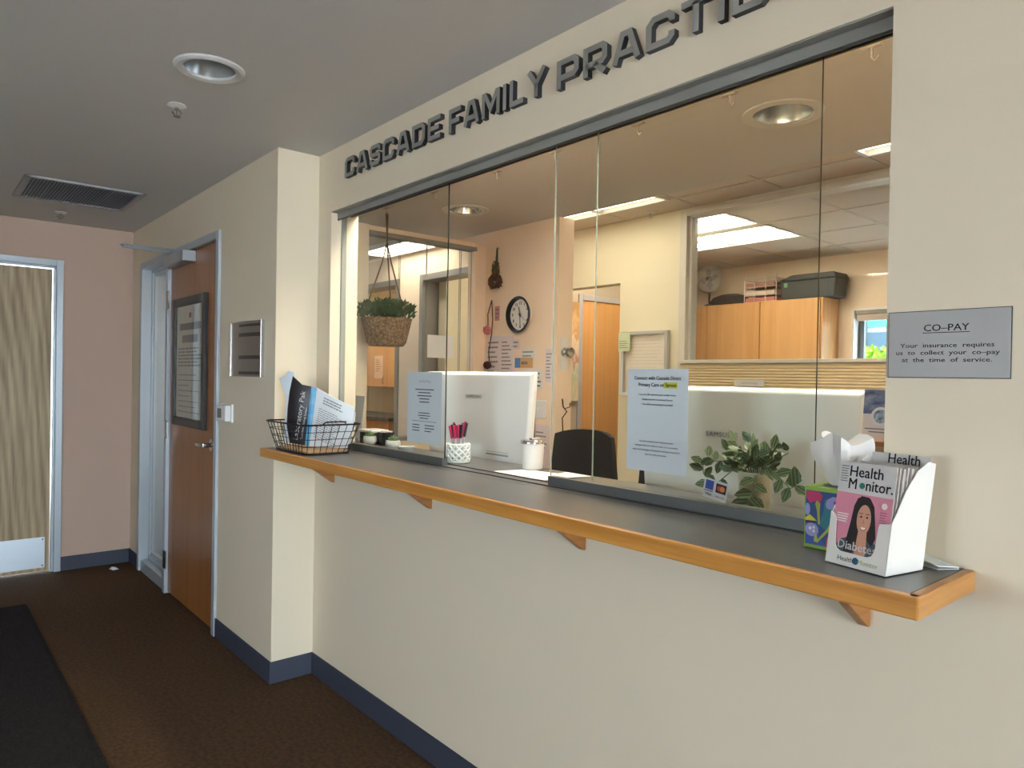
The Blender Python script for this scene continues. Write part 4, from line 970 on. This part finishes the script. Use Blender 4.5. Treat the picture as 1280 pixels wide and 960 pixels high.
for i in range(14):
    a = 2*PI*i/14*1.0+.2; rr = .022 if i % 2 else .012
    p0 = Vector((-1.108+.4*rr*math.cos(a), .165+.4*rr*math.sin(a), ZC+.013)); p1 = Vector((-1.108+1.55*rr*math.cos(a), .165+1.55*rr*math.sin(a), ZC+.14+.02*random.random()))
    dv = (p1-p0); m = MB()
    m.tube([p0, p0+dv*.62], .0035, 7, 0); m.tube([p0+dv*.62, p0+dv*.66, p0+dv*.95, p1], .0048, 7, 1)
    q = m.build('pen', [penb, penk if i % 3 == 1 else penp], smooth=True)
    tag(q, 'black topped pen standing in the white woven cup' if i % 3 == 1 else 'magenta topped pen standing in the white woven cup', 'pen', 'black pens in the cup' if i % 3 == 1 else 'magenta pens in the cup')
# succulents
ceram = mat('white_ceramic', (206, 208, 204), .3)
def succulent(x, y, r, label, seed):
    o = thing('potted_succulent', (x, y, ZC), label, 'plant', 'small potted succulents')
    MB().lathe((x, y, ZC+.0005), [(r*.6, 0), (r*.95, .012), (r, .028), (r*.9, .042), (r*.8, .042), (r*.7, .03), (.002, .03)], 24).build('pot', ceram, o, smooth=True)
    random.seed(seed); m = MB()
    for ring, (n, el, L) in enumerate(((9, .25, .03), (8, .7, .032), (5, 1.15, .034))):
        for i in range(n):
            a = 2*PI*(i+.5*ring)/n; dr = Vector((math.cos(a)*math.cos(el), math.sin(a)*math.cos(el), math.sin(el))); sd = Vector((-math.sin(a), math.cos(a), 0)); up_ = dr.cross(sd)
            p_ = Vector((x, y, ZC+.036))
            m.add([p_, p_+dr*L*.55+sd*.007, p_+dr*L, p_+dr*L*.55-sd*.007, p_+dr*L*.5-up_*.005, p_+dr*L*.5+up_*.004], [(0, 1, 5), (1, 2, 5), (2, 3, 5), (3, 0, 5), (0, 4, 1), (1, 4, 2), (2, 4, 3), (3, 4, 0)])
    m.build('rosette', mat('succulent_green', (112, 140, 92), .5), o)
succulent(-1.895, .222, .032, 'small succulent in white pot at the far left of counter', 1)
succulent(-1.645, .198, .034, 'small succulent in white pot next to the pricing sheet', 2)
o = thing('candle_bowl', (-1.52, .19, ZC), 'shallow pale glass bowl on the counter under the pricing sheet', 'bowl')
MB().lathe((-1.52, .19, ZC+.0005), [(.02, 0), (.034, .012), (.037, .026), (.034, .026), (.03, .012), (.002, .006)], 28).build('bowl_body', mat('pale_glass', (186, 192, 190), .15), o, smooth=True)
MB().lathe((-1.52, .19, ZC+.007), [(.028, .0), (.031, .012)], 24).build('wax', mat('wax', (206, 206, 196), .5), o)
o = thing('black_planter', (-1.86, .29, ZC), 'black pot with pale pebbles behind the succulents', 'pot')
MB().lathe((-1.86, .29, ZC+.0005), [(.032, 0), (.042, .06), (.038, .06), (.032, .05), (.002, .05)], 20).build('pot', black, o, smooth=True)
m = MB(); random.seed(8)
for i in range(12):
    a = 2*PI*i/12; rr = .022 if i % 3 else .006; m.lathe((-1.86+rr*math.cos(a), .29+rr*math.sin(a), ZC+.05), [(.001, 0), (.009, .006), (.009, .012), (.001, .018)], 7)
tag(m.build('pebbles', mat('pebble', (170, 166, 160), .8), o, smooth=True), kind='stuff')
o = thing('card_printer', (-1.98, .285, ZC), 'small black and white card printer at left end of the counter', 'printer')
MB().box(-2.02, -1.90, .235, .325, ZC+.0005, ZC+.055).build('printer_body', mat('printer_dark', (66, 64, 62), .5), o, bevel=.004)
MB().box(-2.025, -1.895, .23, .328, ZC+.055, ZC+.068).build('printer_lid', white, o, bevel=.004)
o = thing('leaflet_stand', (-2.18, .29, ZC), 'upright printed leaflet in clear stand at far left of counter', 'leaflet')
m = MB(); m.prism([(-2.26, ZC+.012), (-2.135, ZC+.012), (-2.115, ZC+.225), (-2.265, ZC+.225)], lambda a, b: (a, .30+(b-ZC)*.06, b), (0, .002, 0)); m.build('leaflet', paper_bl, o)
random.seed(6); lines_print('printed_lines', [(-.06, .06, .19, .205), (-.05, .055, .10, .108), (-.05, .05, .05, .056)]+scribble(-.05, .05, .12, .18, 5, .4), (-2.19, .2995+.008, ZC+.012), X, Vector((0, .06, 1)), ink_gr, o, ext=.003)
MB().box(-2.27, -2.12, .28, .322, ZC+.0005, ZC+.012).build('stand_foot', mat('acrylic', (190, 196, 196), .1), o)
o = thing('brochure_stand', (.445, .17, ZC), 'brochure with purple mountain picture in wood stand behind right glass', 'brochure')
MB().box(.405, .485, .155, .20, 1.262, 1.272).build('wood_ledge', mat('ledge_wood', (176, 124, 84), .5), o)
MB().box(.41, .48, .175, .195, ZC+.0005, 1.262).build('wood_back', mat('ledge_wood2', (206, 166, 130), .5), o)
m = MB(); m.prism([(.412, 1.272), (.476, 1.272), (.476, 1.387), (.412, 1.387)], lambda a, b: (a, .165+(b-1.272)*.12, b), (0, .001, 0)); m.build('brochure_sheet', mat('pink_sheet', (228, 208, 206), .7), o)
upb = Vector((0, .12, 1)).normalized(); nb = X.cross(upb)
lines_print('picture', [(-.032, .032, .06, .114)], (.444, .165, 1.272), X, upb, mat('mountain_print', (70, 76, 120), .6, col2=(150, 156, 176), nscale=(30, 30, 60)), o)
m = MB(); q0 = Vector((.450, .165, 1.272))+upb*.055+nb*.0005
m.add([q0+X*.021*math.cos(2*PI*i/24)+upb*.021*math.sin(2*PI*i/24) for i in range(24)], [tuple(range(24))], 0)
m.add([q0+nb*.0003+X*.015*math.cos(2*PI*i/24)+upb*.015*math.sin(2*PI*i/24) for i in range(24)], [tuple(range(24))], 1)
m.build('round_emblem', [mat('emblem_pale', (226, 216, 220), .6), mat('emblem_navy', (64, 84, 116), .6, col2=(190, 200, 210), nscale=(90, 90, 90))], o, recalc=False)
lines_print('printed_lines', [(-.027, .029, .026, .0285), (-.018, .026, .019, .0215)], (.444, .165, 1.272), X, upb, ink_gr, o)

# trailing plant
o = thing('potted_plant', (.119, .222, ZC), 'trailing green striped plant in cream pot behind the glass', 'plant')
pc = Vector((.119, .222, ZC))
MB().lathe(pc+Z*.0005, [(.036, 0), (.0385, .004), (.042, .094), (.0425, .098), (.039, .098), (.037, .085), (.002, .085)], 36).build('pot', mat('cream_pot', (214, 208, 182), .45, bump=.4, nscale=(60, 60, 60)), o, smooth=True)
MB().lathe(pc+Z*.086, [(.0375, 0), (.002, .004)], 20).build('soil', mat('soil', (48, 38, 30), .95), o)
lm = bpy.data.materials.new('striped_leaf'); lm.use_nodes = True; nt = lm.node_tree; b = nt.nodes['Principled BSDF']; b.inputs['Roughness'].default_value = .35
tc = nt.nodes.new('ShaderNodeTexCoord'); wv = nt.nodes.new('ShaderNodeTexWave'); wv.bands_direction = 'Y'; wv.inputs['Scale'].default_value = 42; wv.inputs['Distortion'].default_value = .6
nt.links.new(tc.outputs['Object'], wv.inputs['Vector']); r = nt.nodes.new('ShaderNodeValToRGB'); r.color_ramp.elements[0].position = .1; r.color_ramp.elements[1].position = .75
r.color_ramp.elements[0].color = (*lin((112, 130, 92)), 1); r.color_ramp.elements[1].color = (*lin((58, 78, 52)), 1); nt.links.new(wv.outputs['Fac'], r.inputs[0]); nt.links.new(r.outputs[0], b.inputs['Base Color'])
lme = bpy.data.meshes.new('leaf'); pv = [(0, 0, 0), (.008, .009, .001), (.02, .0125, .0005), (.032, .008, -.002), (.042, 0, -.006), (.032, -.008, -.002), (.02, -.0125, .0005), (.008, -.009, .001), (.01, 0, -.002), (.021, 0, -.003), (.033, 0, -.0045)]
lme.from_pydata(pv, [], [(0, 8, 1), (8, 9, 2, 1), (9, 10, 3, 2), (10, 4, 3), (0, 7, 8), (8, 7, 6, 9), (9, 6, 5, 10), (10, 5, 4)]); lme.materials.append(lm)
for p_ in lme.polygons: p_.use_smooth = True
def leaf(p_, dr, up_, s_):
    dr = Vector(dr).normalized(); sd = Vector(up_).cross(dr)
    if sd.length < .05: sd = dr.orthogonal()
    sd.normalize(); n_ = dr.cross(sd); mx = Matrix((dr, sd, n_)).transposed().to_4x4()
    l = bpy.data.objects.new('leaf', lme); C.objects.link(l); l.parent = o
    mx = Matrix.Translation(Vector(p_)-W[o.name]) @ mx @ Matrix.Scale(s_, 4); l.matrix_local = mx
random.seed(17)
view = Vector((.55, -.83, .2))
stems = []
for i in range(30):
    a = 2*PI*i/30+random.uniform(-.2, .2); el = random.uniform(.35, 1.35); L = random.uniform(.05, .088)
    dr = Vector((math.cos(a)*math.cos(el)*1.1, math.sin(a)*math.cos(el)*.7, math.sin(el)))
    p0 = pc+Vector((.02*math.cos(a), .02*math.sin(a), .088)); pth = [p0, p0+dr*L*.5+Z*.012, p0+dr*L]
    stems.append(pth)
    for k in range(4):
        t_ = .35+.2*k; q = p0+dr*L*t_+Z*.008
        d2_ = (dr+Vector((random.gauss(0, .7), random.gauss(0, .6)-.2, random.gauss(0, .5)))).normalized()
        leaf(q, d2_, (view+Vector((random.gauss(0, .4), random.gauss(0, .4), random.gauss(.3, .4)))), random.uniform(.6, 1.0))
def vine(pts, leaves, s_=.9):
    stems.append([Vector(q) for q in pts]); n_ = len(pts)
    for t_, side in leaves:
        k = min(int(t_*(n_-1)), n_-2); f_ = t_*(n_-1)-k; a, b_ = Vector(pts[k]), Vector(pts[k+1]); q = a.lerp(b_, f_); tg_ = (b_-a).normalized()
        sd = tg_.cross(view.normalized())*side
        leaf(q, tg_*.5+sd, view+Vector((0, -.2, .25)), s_*random.uniform(.85, 1.15))
vine([(.10, .20, 1.158), (.075, .185, 1.165), (.045, .175, 1.135), (.02, .17, 1.125), (-.005, .175, 1.15), (-.01, .178, 1.18)], [(.2, 1), (.35, -1), (.5, 1), (.62, -1), (.75, 1), (.86, -1), (.95, 1), (1.0, -1)], .85)
vine([(.14, .19, 1.16), (.15, .165, 1.155), (.155, .155, 1.12), (.15, .15, 1.10), (.148, .148, 1.092)], [(.25, 1), (.35, -1), (.5, 1), (.62, -1), (.75, 1), (.85, -1), (.97, 1), (1.0, -1)], 1.0)
vine([(.15, .21, 1.16), (.185, .19, 1.175), (.215, .18, 1.16), (.24, .178, 1.14), (.255, .178, 1.15)], [(.2, 1), (.35, -1), (.5, 1), (.6, -1), (.72, 1), (.85, -1), (.93, 1), (1.0, -1)], 1.0)
vine([(.10, .2, 1.16), (.06, .185, 1.19), (.03, .18, 1.185), (.005, .18, 1.195)], [(.3, 1), (.5, -1), (.7, 1), (.9, -1), (1, 1)], .8)
m = MB()
for s_ in stems: m.tube(s_, .0014, 5)
tag(m.build('stems', mat('stem_green', (92, 104, 66), .6), o, smooth=True), kind='stuff')

# ------------------------------------------------------------------ wire basket with specimen bags
o = thing('wire_basket', (-1.78, -.122, ZC), 'black wire basket with wood base at left end of the counter', 'basket')
bx0, bx1, by0, by1 = -1.945, -1.615, -.225, -.02      # base
tx0, tx1, ty0, ty1 = -1.985, -1.575, -.255, .012      # rim
z0, z1 = ZC+.004, ZC+.125
MB().box(bx0+.01, bx1-.01, by0+.01, by1-.01, ZC+.006, ZC+.014).build('wood_base', wood('tray_wood', (150, 116, 80), (184, 150, 110), 'x', 1.5, .6), o, bevel=.002)
def rr(x0, x1, y0, y1, z, r, n=5):
    out = []
    for cx_, cy_, a0_ in ((x1-r, y1-r, 0), (x0+r, y1-r, PI/2), (x0+r, y0+r, PI), (x1-r, y0+r, 1.5*PI)):
        for i in range(n+1): a = a0_+PI/2*i/n; out.append((cx_+r*math.cos(a), cy_+r*math.sin(a), z))
    return out
rings = []
for k in range(5):
    t_ = k/4; rings.append(rr(bx0+(tx0-bx0)*t_, bx1+(tx1-bx1)*t_, by0+(ty0-by0)*t_, by1+(ty1-by1)*t_, z0+(z1-z0)*t_, .04))
m = MB()
for k, rg in enumerate(rings[1:-1]): m.tube(rg, .0016, 6, closed=True)
def along(rg, f):
    P_ = [Vector(q) for q in rg]; n_ = len(P_); ds = [(P_[(i+1) % n_]-P_[i]).length for i in range(n_)]; tot = sum(ds)*f
    for i in range(n_):
        if tot <= ds[i]: return P_[i].lerp(P_[(i+1) % n_], tot/ds[i])
        tot -= ds[i]
    return P_[0]
for i in range(38): m.tube([along(rg, i/38) for rg in rings], .0016, 5)
for i in range(9): x = bx0+.03+(bx1-bx0-.06)*i/8; m.tube([(x, by0+.002, z0), (x, by1-.002, z0)], .0016, 5)
tag(m.build('wire_mesh', blackwire, o, smooth=True), kind='stuff')
MB().tube(rings[-1], .0035, 8, closed=True).build('rim', blackwire, o, smooth=True)
MB().tube(rings[0], .003, 8, closed=True).build('bottom_ring', blackwire, o, smooth=True)
m = MB(); m.tube([(-1.58, -.17, z1+.002), (-1.565, -.165, z1+.012), (-1.562, -.12, z1+.014), (-1.565, -.075, z1+.012), (-1.58, -.07, z1+.002)], .003, 8); m.build('handle', blackwire, o, smooth=True)

A_ = Vector((-1.905, -.185, 0)); dv = Vector((.8448, .535, 0)); nv = Vector((.535, -.8448, 0))
def bagpt(s_, z, off=0.0): return A_+dv*s_+Vector((0, 0, z))+nv*off
o = thing('specimen_bag', (-1.77, -.10, ZC+.015), 'black and white printed laboratory mailer bag standing in wire basket', 'bag')
def puff(poly, name, mt, off0, th, parent):
    """pillow-like flat bag piece: polygon in (s,z), bulging front"""
    cs = sum(p[0] for p in poly)/len(poly); cz_ = sum(p[1] for p in poly)/len(poly); m = MB(); n_ = len(poly)
    v1 = [bagpt(s_, z, off0) for s_, z in poly]; v2 = [bagpt(cs+(s_-cs)*.6, cz_+(z-cz_)*.6, off0+th) for s_, z in poly]; vb = [bagpt(s_, z, off0-.004) for s_, z in poly]
    vs = v1+v2+vb+[bagpt(cs, cz_, off0+th*1.2)]
    fs = [(i, (i+1) % n_, n_+(i+1) % n_, n_+i) for i in range(n_)]+[(n_+i, n_+(i+1) % n_, 3*n_) for i in range(n_)]+[(2*n_+i, (2*n_)+(i+1) % n_, (i+1) % n_, i) for i in range(n_)]+[tuple(range(2*n_, 3*n_))[::-1]]
    m.add(vs, fs); return m.build(name, mt, parent, smooth=True)
blk = [(.028, 1.388), (.012, 1.318), (.004, 1.247), (.002, 1.176), (.02, 1.095), (.094, 1.089), (.108, 1.215), (.122, 1.345), (.075, 1.352)]
blu = [(.122, 1.345), (.15, 1.335), (.116, 1.085), (.094, 1.089)]
wht = [(.15, 1.335), (.234, 1.299), (.335, 1.258), (.322, 1.154), (.300, 1.085), (.116, 1.085)]
p1 = puff(blk, 'black_panel', mat('bag_black', (38, 33, 36), .35), 0, .006, o)
p2 = puff(blu, 'blue_band', mat('bag_blue', (62, 150, 200), .4, col2=(120, 180, 214), nscale=(2, 2, 18)), 0, .004, o)
p3 = puff(wht, 'white_panel', mat('bag_white', (218, 222, 226), .35), 0, .006, o)
upv = Vector((0, 0, 1)); rt = (dv*.17+upv*.985).normalized(); upt = (dv*-.985+upv*.17).normalized()
text('bag_text', 'Laboratory Pak', bagpt(.062, 1.108, .0085), rt, upt, .035, mat('bag_ink', (214, 208, 206), .5), p1, align='LEFT')
text('bag_text', 'Specimen Mailing System', bagpt(.085, 1.115, .0085), rt, upt, .014, mat('bag_ink', (214, 208, 206), .5), p1, align='LEFT')
random.seed(12)
slant = (dv*.93+upv*-.36).normalized(); sup = (dv*.2+upv*.98).normalized()
lines_print('bag_print', scribble(.005, .11, .078, .112, 3, .2, .42)+scribble(-.01, .12, -.075, .06, 15, .25, .3), bagpt(.165, 1.195, .0085), slant, sup, ink_gr, p3)
o = thing('clear_bag', (-1.9, -.17, ZC+.02), 'crumpled clear specimen bag behind the black mailer', 'bag')
clr = mat('clear_film', (206, 216, 224), .25)
cb = [(-.02, 1.10), (.03, 1.10), (.03, 1.38), (.024, 1.405), (-.005, 1.412), (-.02, 1.39), (-.05, 1.377), (-.035, 1.35), (-.018, 1.345), (-.012, 1.25), (-.016, 1.18)]
puff(cb, 'film', clr, -.014, .006, o)
o = thing('white_form', (-1.75, -.05, ZC+.02), 'white folded form behind the printed mailer bag', 'paper')
puff([(.11, 1.10), (.30, 1.10), (.322, 1.235), (.20, 1.305), (.13, 1.34)], 'sheet', paper, -.03, .001, o)

# ------------------------------------------------------------------ magazine holder, magazines, tissue box
fl = Vector((.491, -.16, ZC)); ux = Vector((.979, -.203, 0)); uy = Vector((.203, .979, 0))
KL = .16
def hp(s_, t_, z): return fl+ux*s_+uy*(t_+z*KL)+Vector((0, 0, z))
HW, HD = .119, .106
card = mat('white_card', (226, 222, 216), .55)
o = thing('magazine_holder', tuple(fl+ux*.06+uy*.06), 'white cardboard magazine holder at the right end of the counter', 'magazine holder')
z00 = .002
notch = [(0, z00), (HW, z00), (HW, .090), (.098, .087), (.096, .082), (.094, .040), (.089, .030), (.081, .026), (.028, .026), (.020, .030), (.016, .038), (.013, .078), (.010, .088), (0, .094)]
m = MB(); m.prism(notch, lambda a, b: hp(a, 0, b), uy*.0016); m.build('front_panel', card, o)
side = [(0, z00), (HD, z00), (HD+.004, .189), (HD-.018, .193), (.058, .178), (.03, .143), (.012, .108), (0, .09)]
for nm, s_ in (('side_panel', HW-.0016), ('side_panel', 0)):
    m = MB(); m.prism(side, lambda a, b: hp(s_, a, b), ux*.0016); m.build(nm, card, o)
m = MB(); m.prism([(0, z00), (HW, z00), (HW, .19), (0, .19)], lambda a, b: hp(a, HD-.0016, b), uy*.0016); m.build('back_panel', card, o)
m = MB(); m.prism([(0, 0), (HW, 0), (HW, HD), (0, HD)], lambda a, b: hp(a, b, z00), (0, 0, .0016)); m.build('bottom_panel', card, o)
upm = (uy*KL+Z).normalized()
nrm = ux.cross(upm)
text('holder_text', 'Health', hp(.040, -.0002, .0105), ux, upm, .0118, ink, o, bold=.008, align='CENTER')
text('holder_text', 'Monitor', hp(.084, -.0002, .0105), ux, upm, .0118, mat('olive_ink', (150, 160, 60), .6), o, align='CENTER')
def disc(c_, r_, n=24): return [c_+ux*r_*math.cos(2*PI*i/n)+upm*r_*math.sin(2*PI*i/n) for i in range(n)]
m = MB(); m.add([q+nrm*.0004 for q in disc(hp(.0605, 0, .0145), .0062)], [tuple(range(24))]); m.build('holder_logo', mat('logo_teal', (36, 84, 110), .5), o, recalc=False)
MH, MW = .182, .110
def magazine(t_, label, pages, s0=.0045, hgt=MH, th=.0035, lift=.004, w=MW):
    q = thing('magazine', tuple(hp(s0+w/2, t_, lift)), label, 'magazine', 'magazines in the white holder')
    m = MB(); m.prism([(0, 0), (w, 0), (w, hgt), (0, hgt)], lambda a, b: hp(s0+a, t_+.0005, lift+b), uy*(th-.001)); m.build('pages', pages, q)
    m = MB(); m.prism([(0, 0), (w+.0006, 0), (w+.0006, hgt+.0006), (0, hgt+.0006)], lambda a, b: hp(s0+a, t_, lift+b), uy*.0004); m.build('cover', mat('cover_white', (212, 208, 206), .35), q)
    return q
pgs = mat('page_edges', (206, 198, 188), .8, col2=(150, 140, 134), nscale=(5, 900, 5))
q = magazine(.0045, 'front health magazine with smiling woman on pink cover in holder', pgs)
lift = .004; s0 = .0045
def cv(a, b, k=1): return hp(s0+a*MW, .0045, lift+b*MH)+nrm*(.00014*k)
def cover_poly(name, pts, mt, k, par=None):
    m = MB(); m.add([cv(a, b, k) for a, b in pts], [tuple(range(len(pts)))]); return m.build(name, mt, par or q, recalc=False)
cover_poly('pink_panel', [(0, 0), (1, 0), (1, .70), (0, .70)], mat('cover_pink', (214, 138, 158), .4), 1)
hairm = mat('print_hair', (44, 36, 38), .4); skin = mat('print_skin', (206, 152, 126), .4); blouse = mat('print_blouse', (84, 98, 104), .4)
cover_poly('printed_shoulders', [(.06, 0), (.9, 0), (.88, .14), (.80, .24), (.66, .29), (.5, .25), (.34, .28), (.18, .24), (.08, .16)], blouse, 2)
cover_poly('printed_hair', [(.22, .05), (.36, .04), (.44, .2), (.62, .28), (.72, .22), (.78, .3), (.74, .46), (.7, .60), (.62, .67), (.50, .685), (.40, .66), (.345, .58), (.32, .44), (.27, .25)], hairm, 3)
def ell(cx_, cy_, rx, ry, n=20, a0_=0, a1_=2*PI): return [(cx_+rx*math.cos(a0_+(a1_-a0_)*i/n), cy_+ry*math.sin(a0_+(a1_-a0_)*i/n)) for i in range(n if a1_-a0_ > 6.2 else n+1)]
cover_poly('printed_neck', [(.44, .12), (.54, .02), (.64, .14), (.62, .34), (.47, .34)], skin, 4)
cover_poly('printed_face', ell(.545, .46, .125, .145), skin, 5)
cover_poly('printed_fringe', [(.40, .60), (.50, .655), (.60, .64), (.66, .56), (.68, .44), (.70, .6), (.6, .68), (.46, .685), (.38, .62), (.36, .42), (.42, .44), (.43, .54), (.50, .60), (.46, .62)], hairm, 6)
for ex in (.495, .60): cover_poly('printed_eye', ell(ex, .485, .022, .009, 12), hairm, 7)
for ex in (.49, .605): cover_poly('printed_brow', [(ex-.035, .512), (ex+.035, .515), (ex+.035, .521), (ex-.035, .519)], hairm, 7)
cover_poly('printed_nose', [(.54, .47), (.566, .425), (.53, .425)], mat('print_nose', (182, 126, 104), .4), 7)
cover_poly('printed_lips', ell(.55, .39, .058, .036, 14, PI, 2*PI), mat('print_lips', (176, 80, 84), .4), 7)
cover_poly('printed_smile', ell(.55, .387, .046, .024, 14, PI, 2*PI), mat('print_teeth', (236, 232, 228), .4), 8)
text('cover_title', 'Health', cv(.185, .865, 2), ux, upm, .0275, ink, q, align='LEFT', bold=.014, sx=.92)
text('cover_title', 'M', cv(.185, .742, 2), ux, upm, .0275, ink, q, align='LEFT', bold=.014, sx=.88)
text('cover_title', 'nitor.', cv(.50, .742, 2), ux, upm, .0275, ink, q, align='LEFT', bold=.014, sx=.88)
m = MB(); m.add([w_+nrm*.0004 for w_ in disc(cv(.443, .782, 1), .0056)], [tuple(range(24))]); m.build('title_disc', mat('disc_green', (40, 132, 120), .5), q, recalc=False)
text('cover_headline', 'Diabetes', cv(.475, .15, 9), ux, upm, .0215, mat('headline_white', (238, 236, 234), .5), q, bold=.015)
random.seed(30)
lines_print('cover_print', scribble(.004, .022, .018, .05, 7, .3, .4), cv(0, .70, 2), ux, upm, ink_gr, q)
lines_print('cover_print', scribble(.002, .026, 0, .018, 4, .2, .5), cv(.04, .40, 2), ux, upm, mat('headline_white', (238, 236, 234), .5), q)
m = MB(); m.add([w_+nrm*.0004 for w_ in disc(cv(.87, .62, 1), .0055)], [tuple(range(24))]); m.build('cover_badge', mat('badge_cream', (226, 214, 208), .5), q, recalc=False)
lines_print('cover_print', scribble(0, .014, 0, .022, 5, .3, .4), cv(.81, .45, 2), ux, upm, mat('rose_ink', (170, 90, 110), .5), q)
for k, t_ in enumerate((.014, .024, .036, .048, .062)):
    magazine(t_, ['second magazine from the front of the white holder', 'third magazine from the front of the white holder', 'fourth magazine from the front of the white holder', 'fifth magazine from the front of the white holder', 'sixth magazine from the front of the white holder'][k], pgs, s0=.004, hgt=.180-.002*(k % 2), th=.005+.003*(k % 2))
q = magazine(.096, 'rearmost health magazine with only its title showing in holder', pgs, s0=.0035, hgt=.196, w=.113)
text('cover_title', 'Health', hp(.036, .0956, .183), ux, upm, .0265, ink, q, align='LEFT', bold=.012, sx=.9)
# folded leaflet lying right of holder
m = MB(); zb = ZC+.001
P4 = [(.575, -.03), (.645, -.055), (.668, -.02), (.60, -.004)]
m.prism(P4, lambda a, b: (a, b, zb), (0, 0, .0012))
m.add([(.575, -.03, zb+.014), (.645, -.055, zb+.006), (.668, -.02, zb+.003), (.60, -.004, zb+.013), (.575, -.03, zb+.0155), (.645, -.055, zb+.0075), (.668, -.02, zb+.0045), (.60, -.004, zb+.0145)], [(3, 2, 1, 0), (4, 5, 6, 7), (0, 1, 5, 4), (1, 2, 6, 5), (2, 3, 7, 6), (3, 0, 4, 7)])
m.add([(.668, -.02, zb), (.60, -.004, zb), (.60, -.004, zb+.0135), (.668, -.02, zb+.004)], [(0, 1, 2, 3)])
tag(m.build('folded_leaflet', paper), 'folded white leaflet lying behind the magazine holder at counter end', 'leaflet')
# tissue box
o = thing('tissue_box', (.46, -.02, ZC), 'cube tissue box with bright floral print beside the magazine holder', 'tissue box')
tb0 = Vector((.4065, -.076, ZC+.0005)); TW_, TH_ = .104, .124
lime = mat('box_lime', (142, 176, 64), .5)
MB().box(tb0.x, tb0.x+TW_, tb0.y, tb0.y+TW_, tb0.z, tb0.z+TH_).build('carton', lime, o, bevel=.001)
def tp(a, b, k): return Vector((tb0.x+a*TW_, tb0.y-.0002*k, tb0.z+b*TH_))
def tpoly(name, pts, c_, k):
    m = MB(); m.add([tp(a, b, k) for a, b in pts], [tuple(range(len(pts)))]); m.build(name, mat('box_%d_%d_%d' % c_, c_, .5), o, recalc=False)
tpoly('floral_print', [(.03, .06), (.97, .06), (.97, .93), (.03, .93)], (40, 72, 128), 1)
for pts, c_, k in (
    ([(.30, .40), (.38, .62), (.40, .80), (.52, .84), (.6, .7), (.58, .52), (.50, .36), (.4, .33)], (38, 118, 132), 2),
    ([(.03, .40), (.2, .44), (.3, .36), (.3, .2), (.45, .06), (.03, .06)], (52, 86, 170), 2),
    ([(.04, .92), (.05, .80), (.12, .72), (.2, .77), (.25, .70), (.33, .78), (.36, .86), (.3, .92)], (196, 40, 100), 3),
    ([(.42, .74), (.46, .82), (.56, .87), (.7, .86), (.76, .76), (.7, .67), (.58, .68), (.5, .66), (.44, .68)], (150, 150, 206), 3),
    (ell(.16, .30, .13, .11), (156, 152, 206), 4), (ell(.07, .62, .05, .10), (150, 160, 220), 3),
    ([(.03, .48), (.12, .54), (.26, .45), (.03, .44)], (220, 206, 40), 4), ([(.03, .43), (.25, .445), (.2, .40), (.03, .40)], (28, 28, 48), 4),
    ([(.25, .78), (.22, .72), (.26, .6), (.28, .4), (.32, .4), (.31, .6), (.32, .74)], (172, 180, 70), 5),
    ([(.2, .12), (.27, .10), (.5, .32), (.62, .5), (.66, .66), (.61, .66), (.56, .5), (.45, .34), (.28, .16), (.26, .24), (.22, .24)], (172, 180, 70), 5),
    ([(.42, .07), (.56, .07), (.54, .2), (.5, .26), (.45, .18)], (196, 40, 100), 4),
    (ell(.13, .32, .03, .03, 12), (230, 228, 226), 6), (ell(.20, .34, .025, .025, 12), (230, 228, 226), 6), (ell(.2, .28, .025, .025, 12), (230, 228, 226), 6),
    (ell(.6, .78, .03, .03, 12), (196, 40, 100), 6), (ell(.68, .76, .028, .028, 12), (196, 40, 100), 6), (ell(.66, .81, .025, .025, 12), (196, 40, 100), 6),
    (ell(.78, .45, .12, .16), (150, 150, 206), 3), (ell(.84, .2, .1, .1), (196, 40, 100), 3)):
    tpoly('floral_print', pts, c_, k)
MB().lathe((tb0.x+TW_/2, tb0.y+TW_/2, tb0.z+TH_), [(.036, .0002), (.036, .0006)], 24).build('opening', black, o)
m = MB(); random.seed(44); n_ = 28; rows_ = 9; cxx, cyy = tb0.x+TW_/2-.004, tb0.y+TW_/2
for j in range(rows_):
    t_ = j/(rows_-1)
    for i in range(n_):
        a = 2*PI*i/n_; fold = 1+.22*math.sin(a*5+t_*2)+.10*math.sin(a*9+1)
        rad = (.016+.028*math.sin(t_*PI*.62))*fold
        top = .095*t_+.012*t_*math.sin(a*3+.5)
        m.v.append((cxx+rad*math.cos(a)*1.15, cyy+rad*math.sin(a)*.6, tb0.z+TH_+.0008+top))
for j in range(rows_-1):
    for i in range(n_): m.f.append((j*n_+i, j*n_+(i+1) % n_, (j+1)*n_+(i+1) % n_, (j+1)*n_+i)); m.m.append(0)
m.v.append((cxx, cyy, tb0.z+TH_+.080)); cix = len(m.v)-1
for i in range(n_): m.f.append(((rows_-1)*n_+i, (rows_-1)*n_+(i+1) % n_, cix)); m.m.append(0)
m.build('tissue', mat('tissue_white', (226, 222, 218), .85), o, smooth=True, recalc=False)
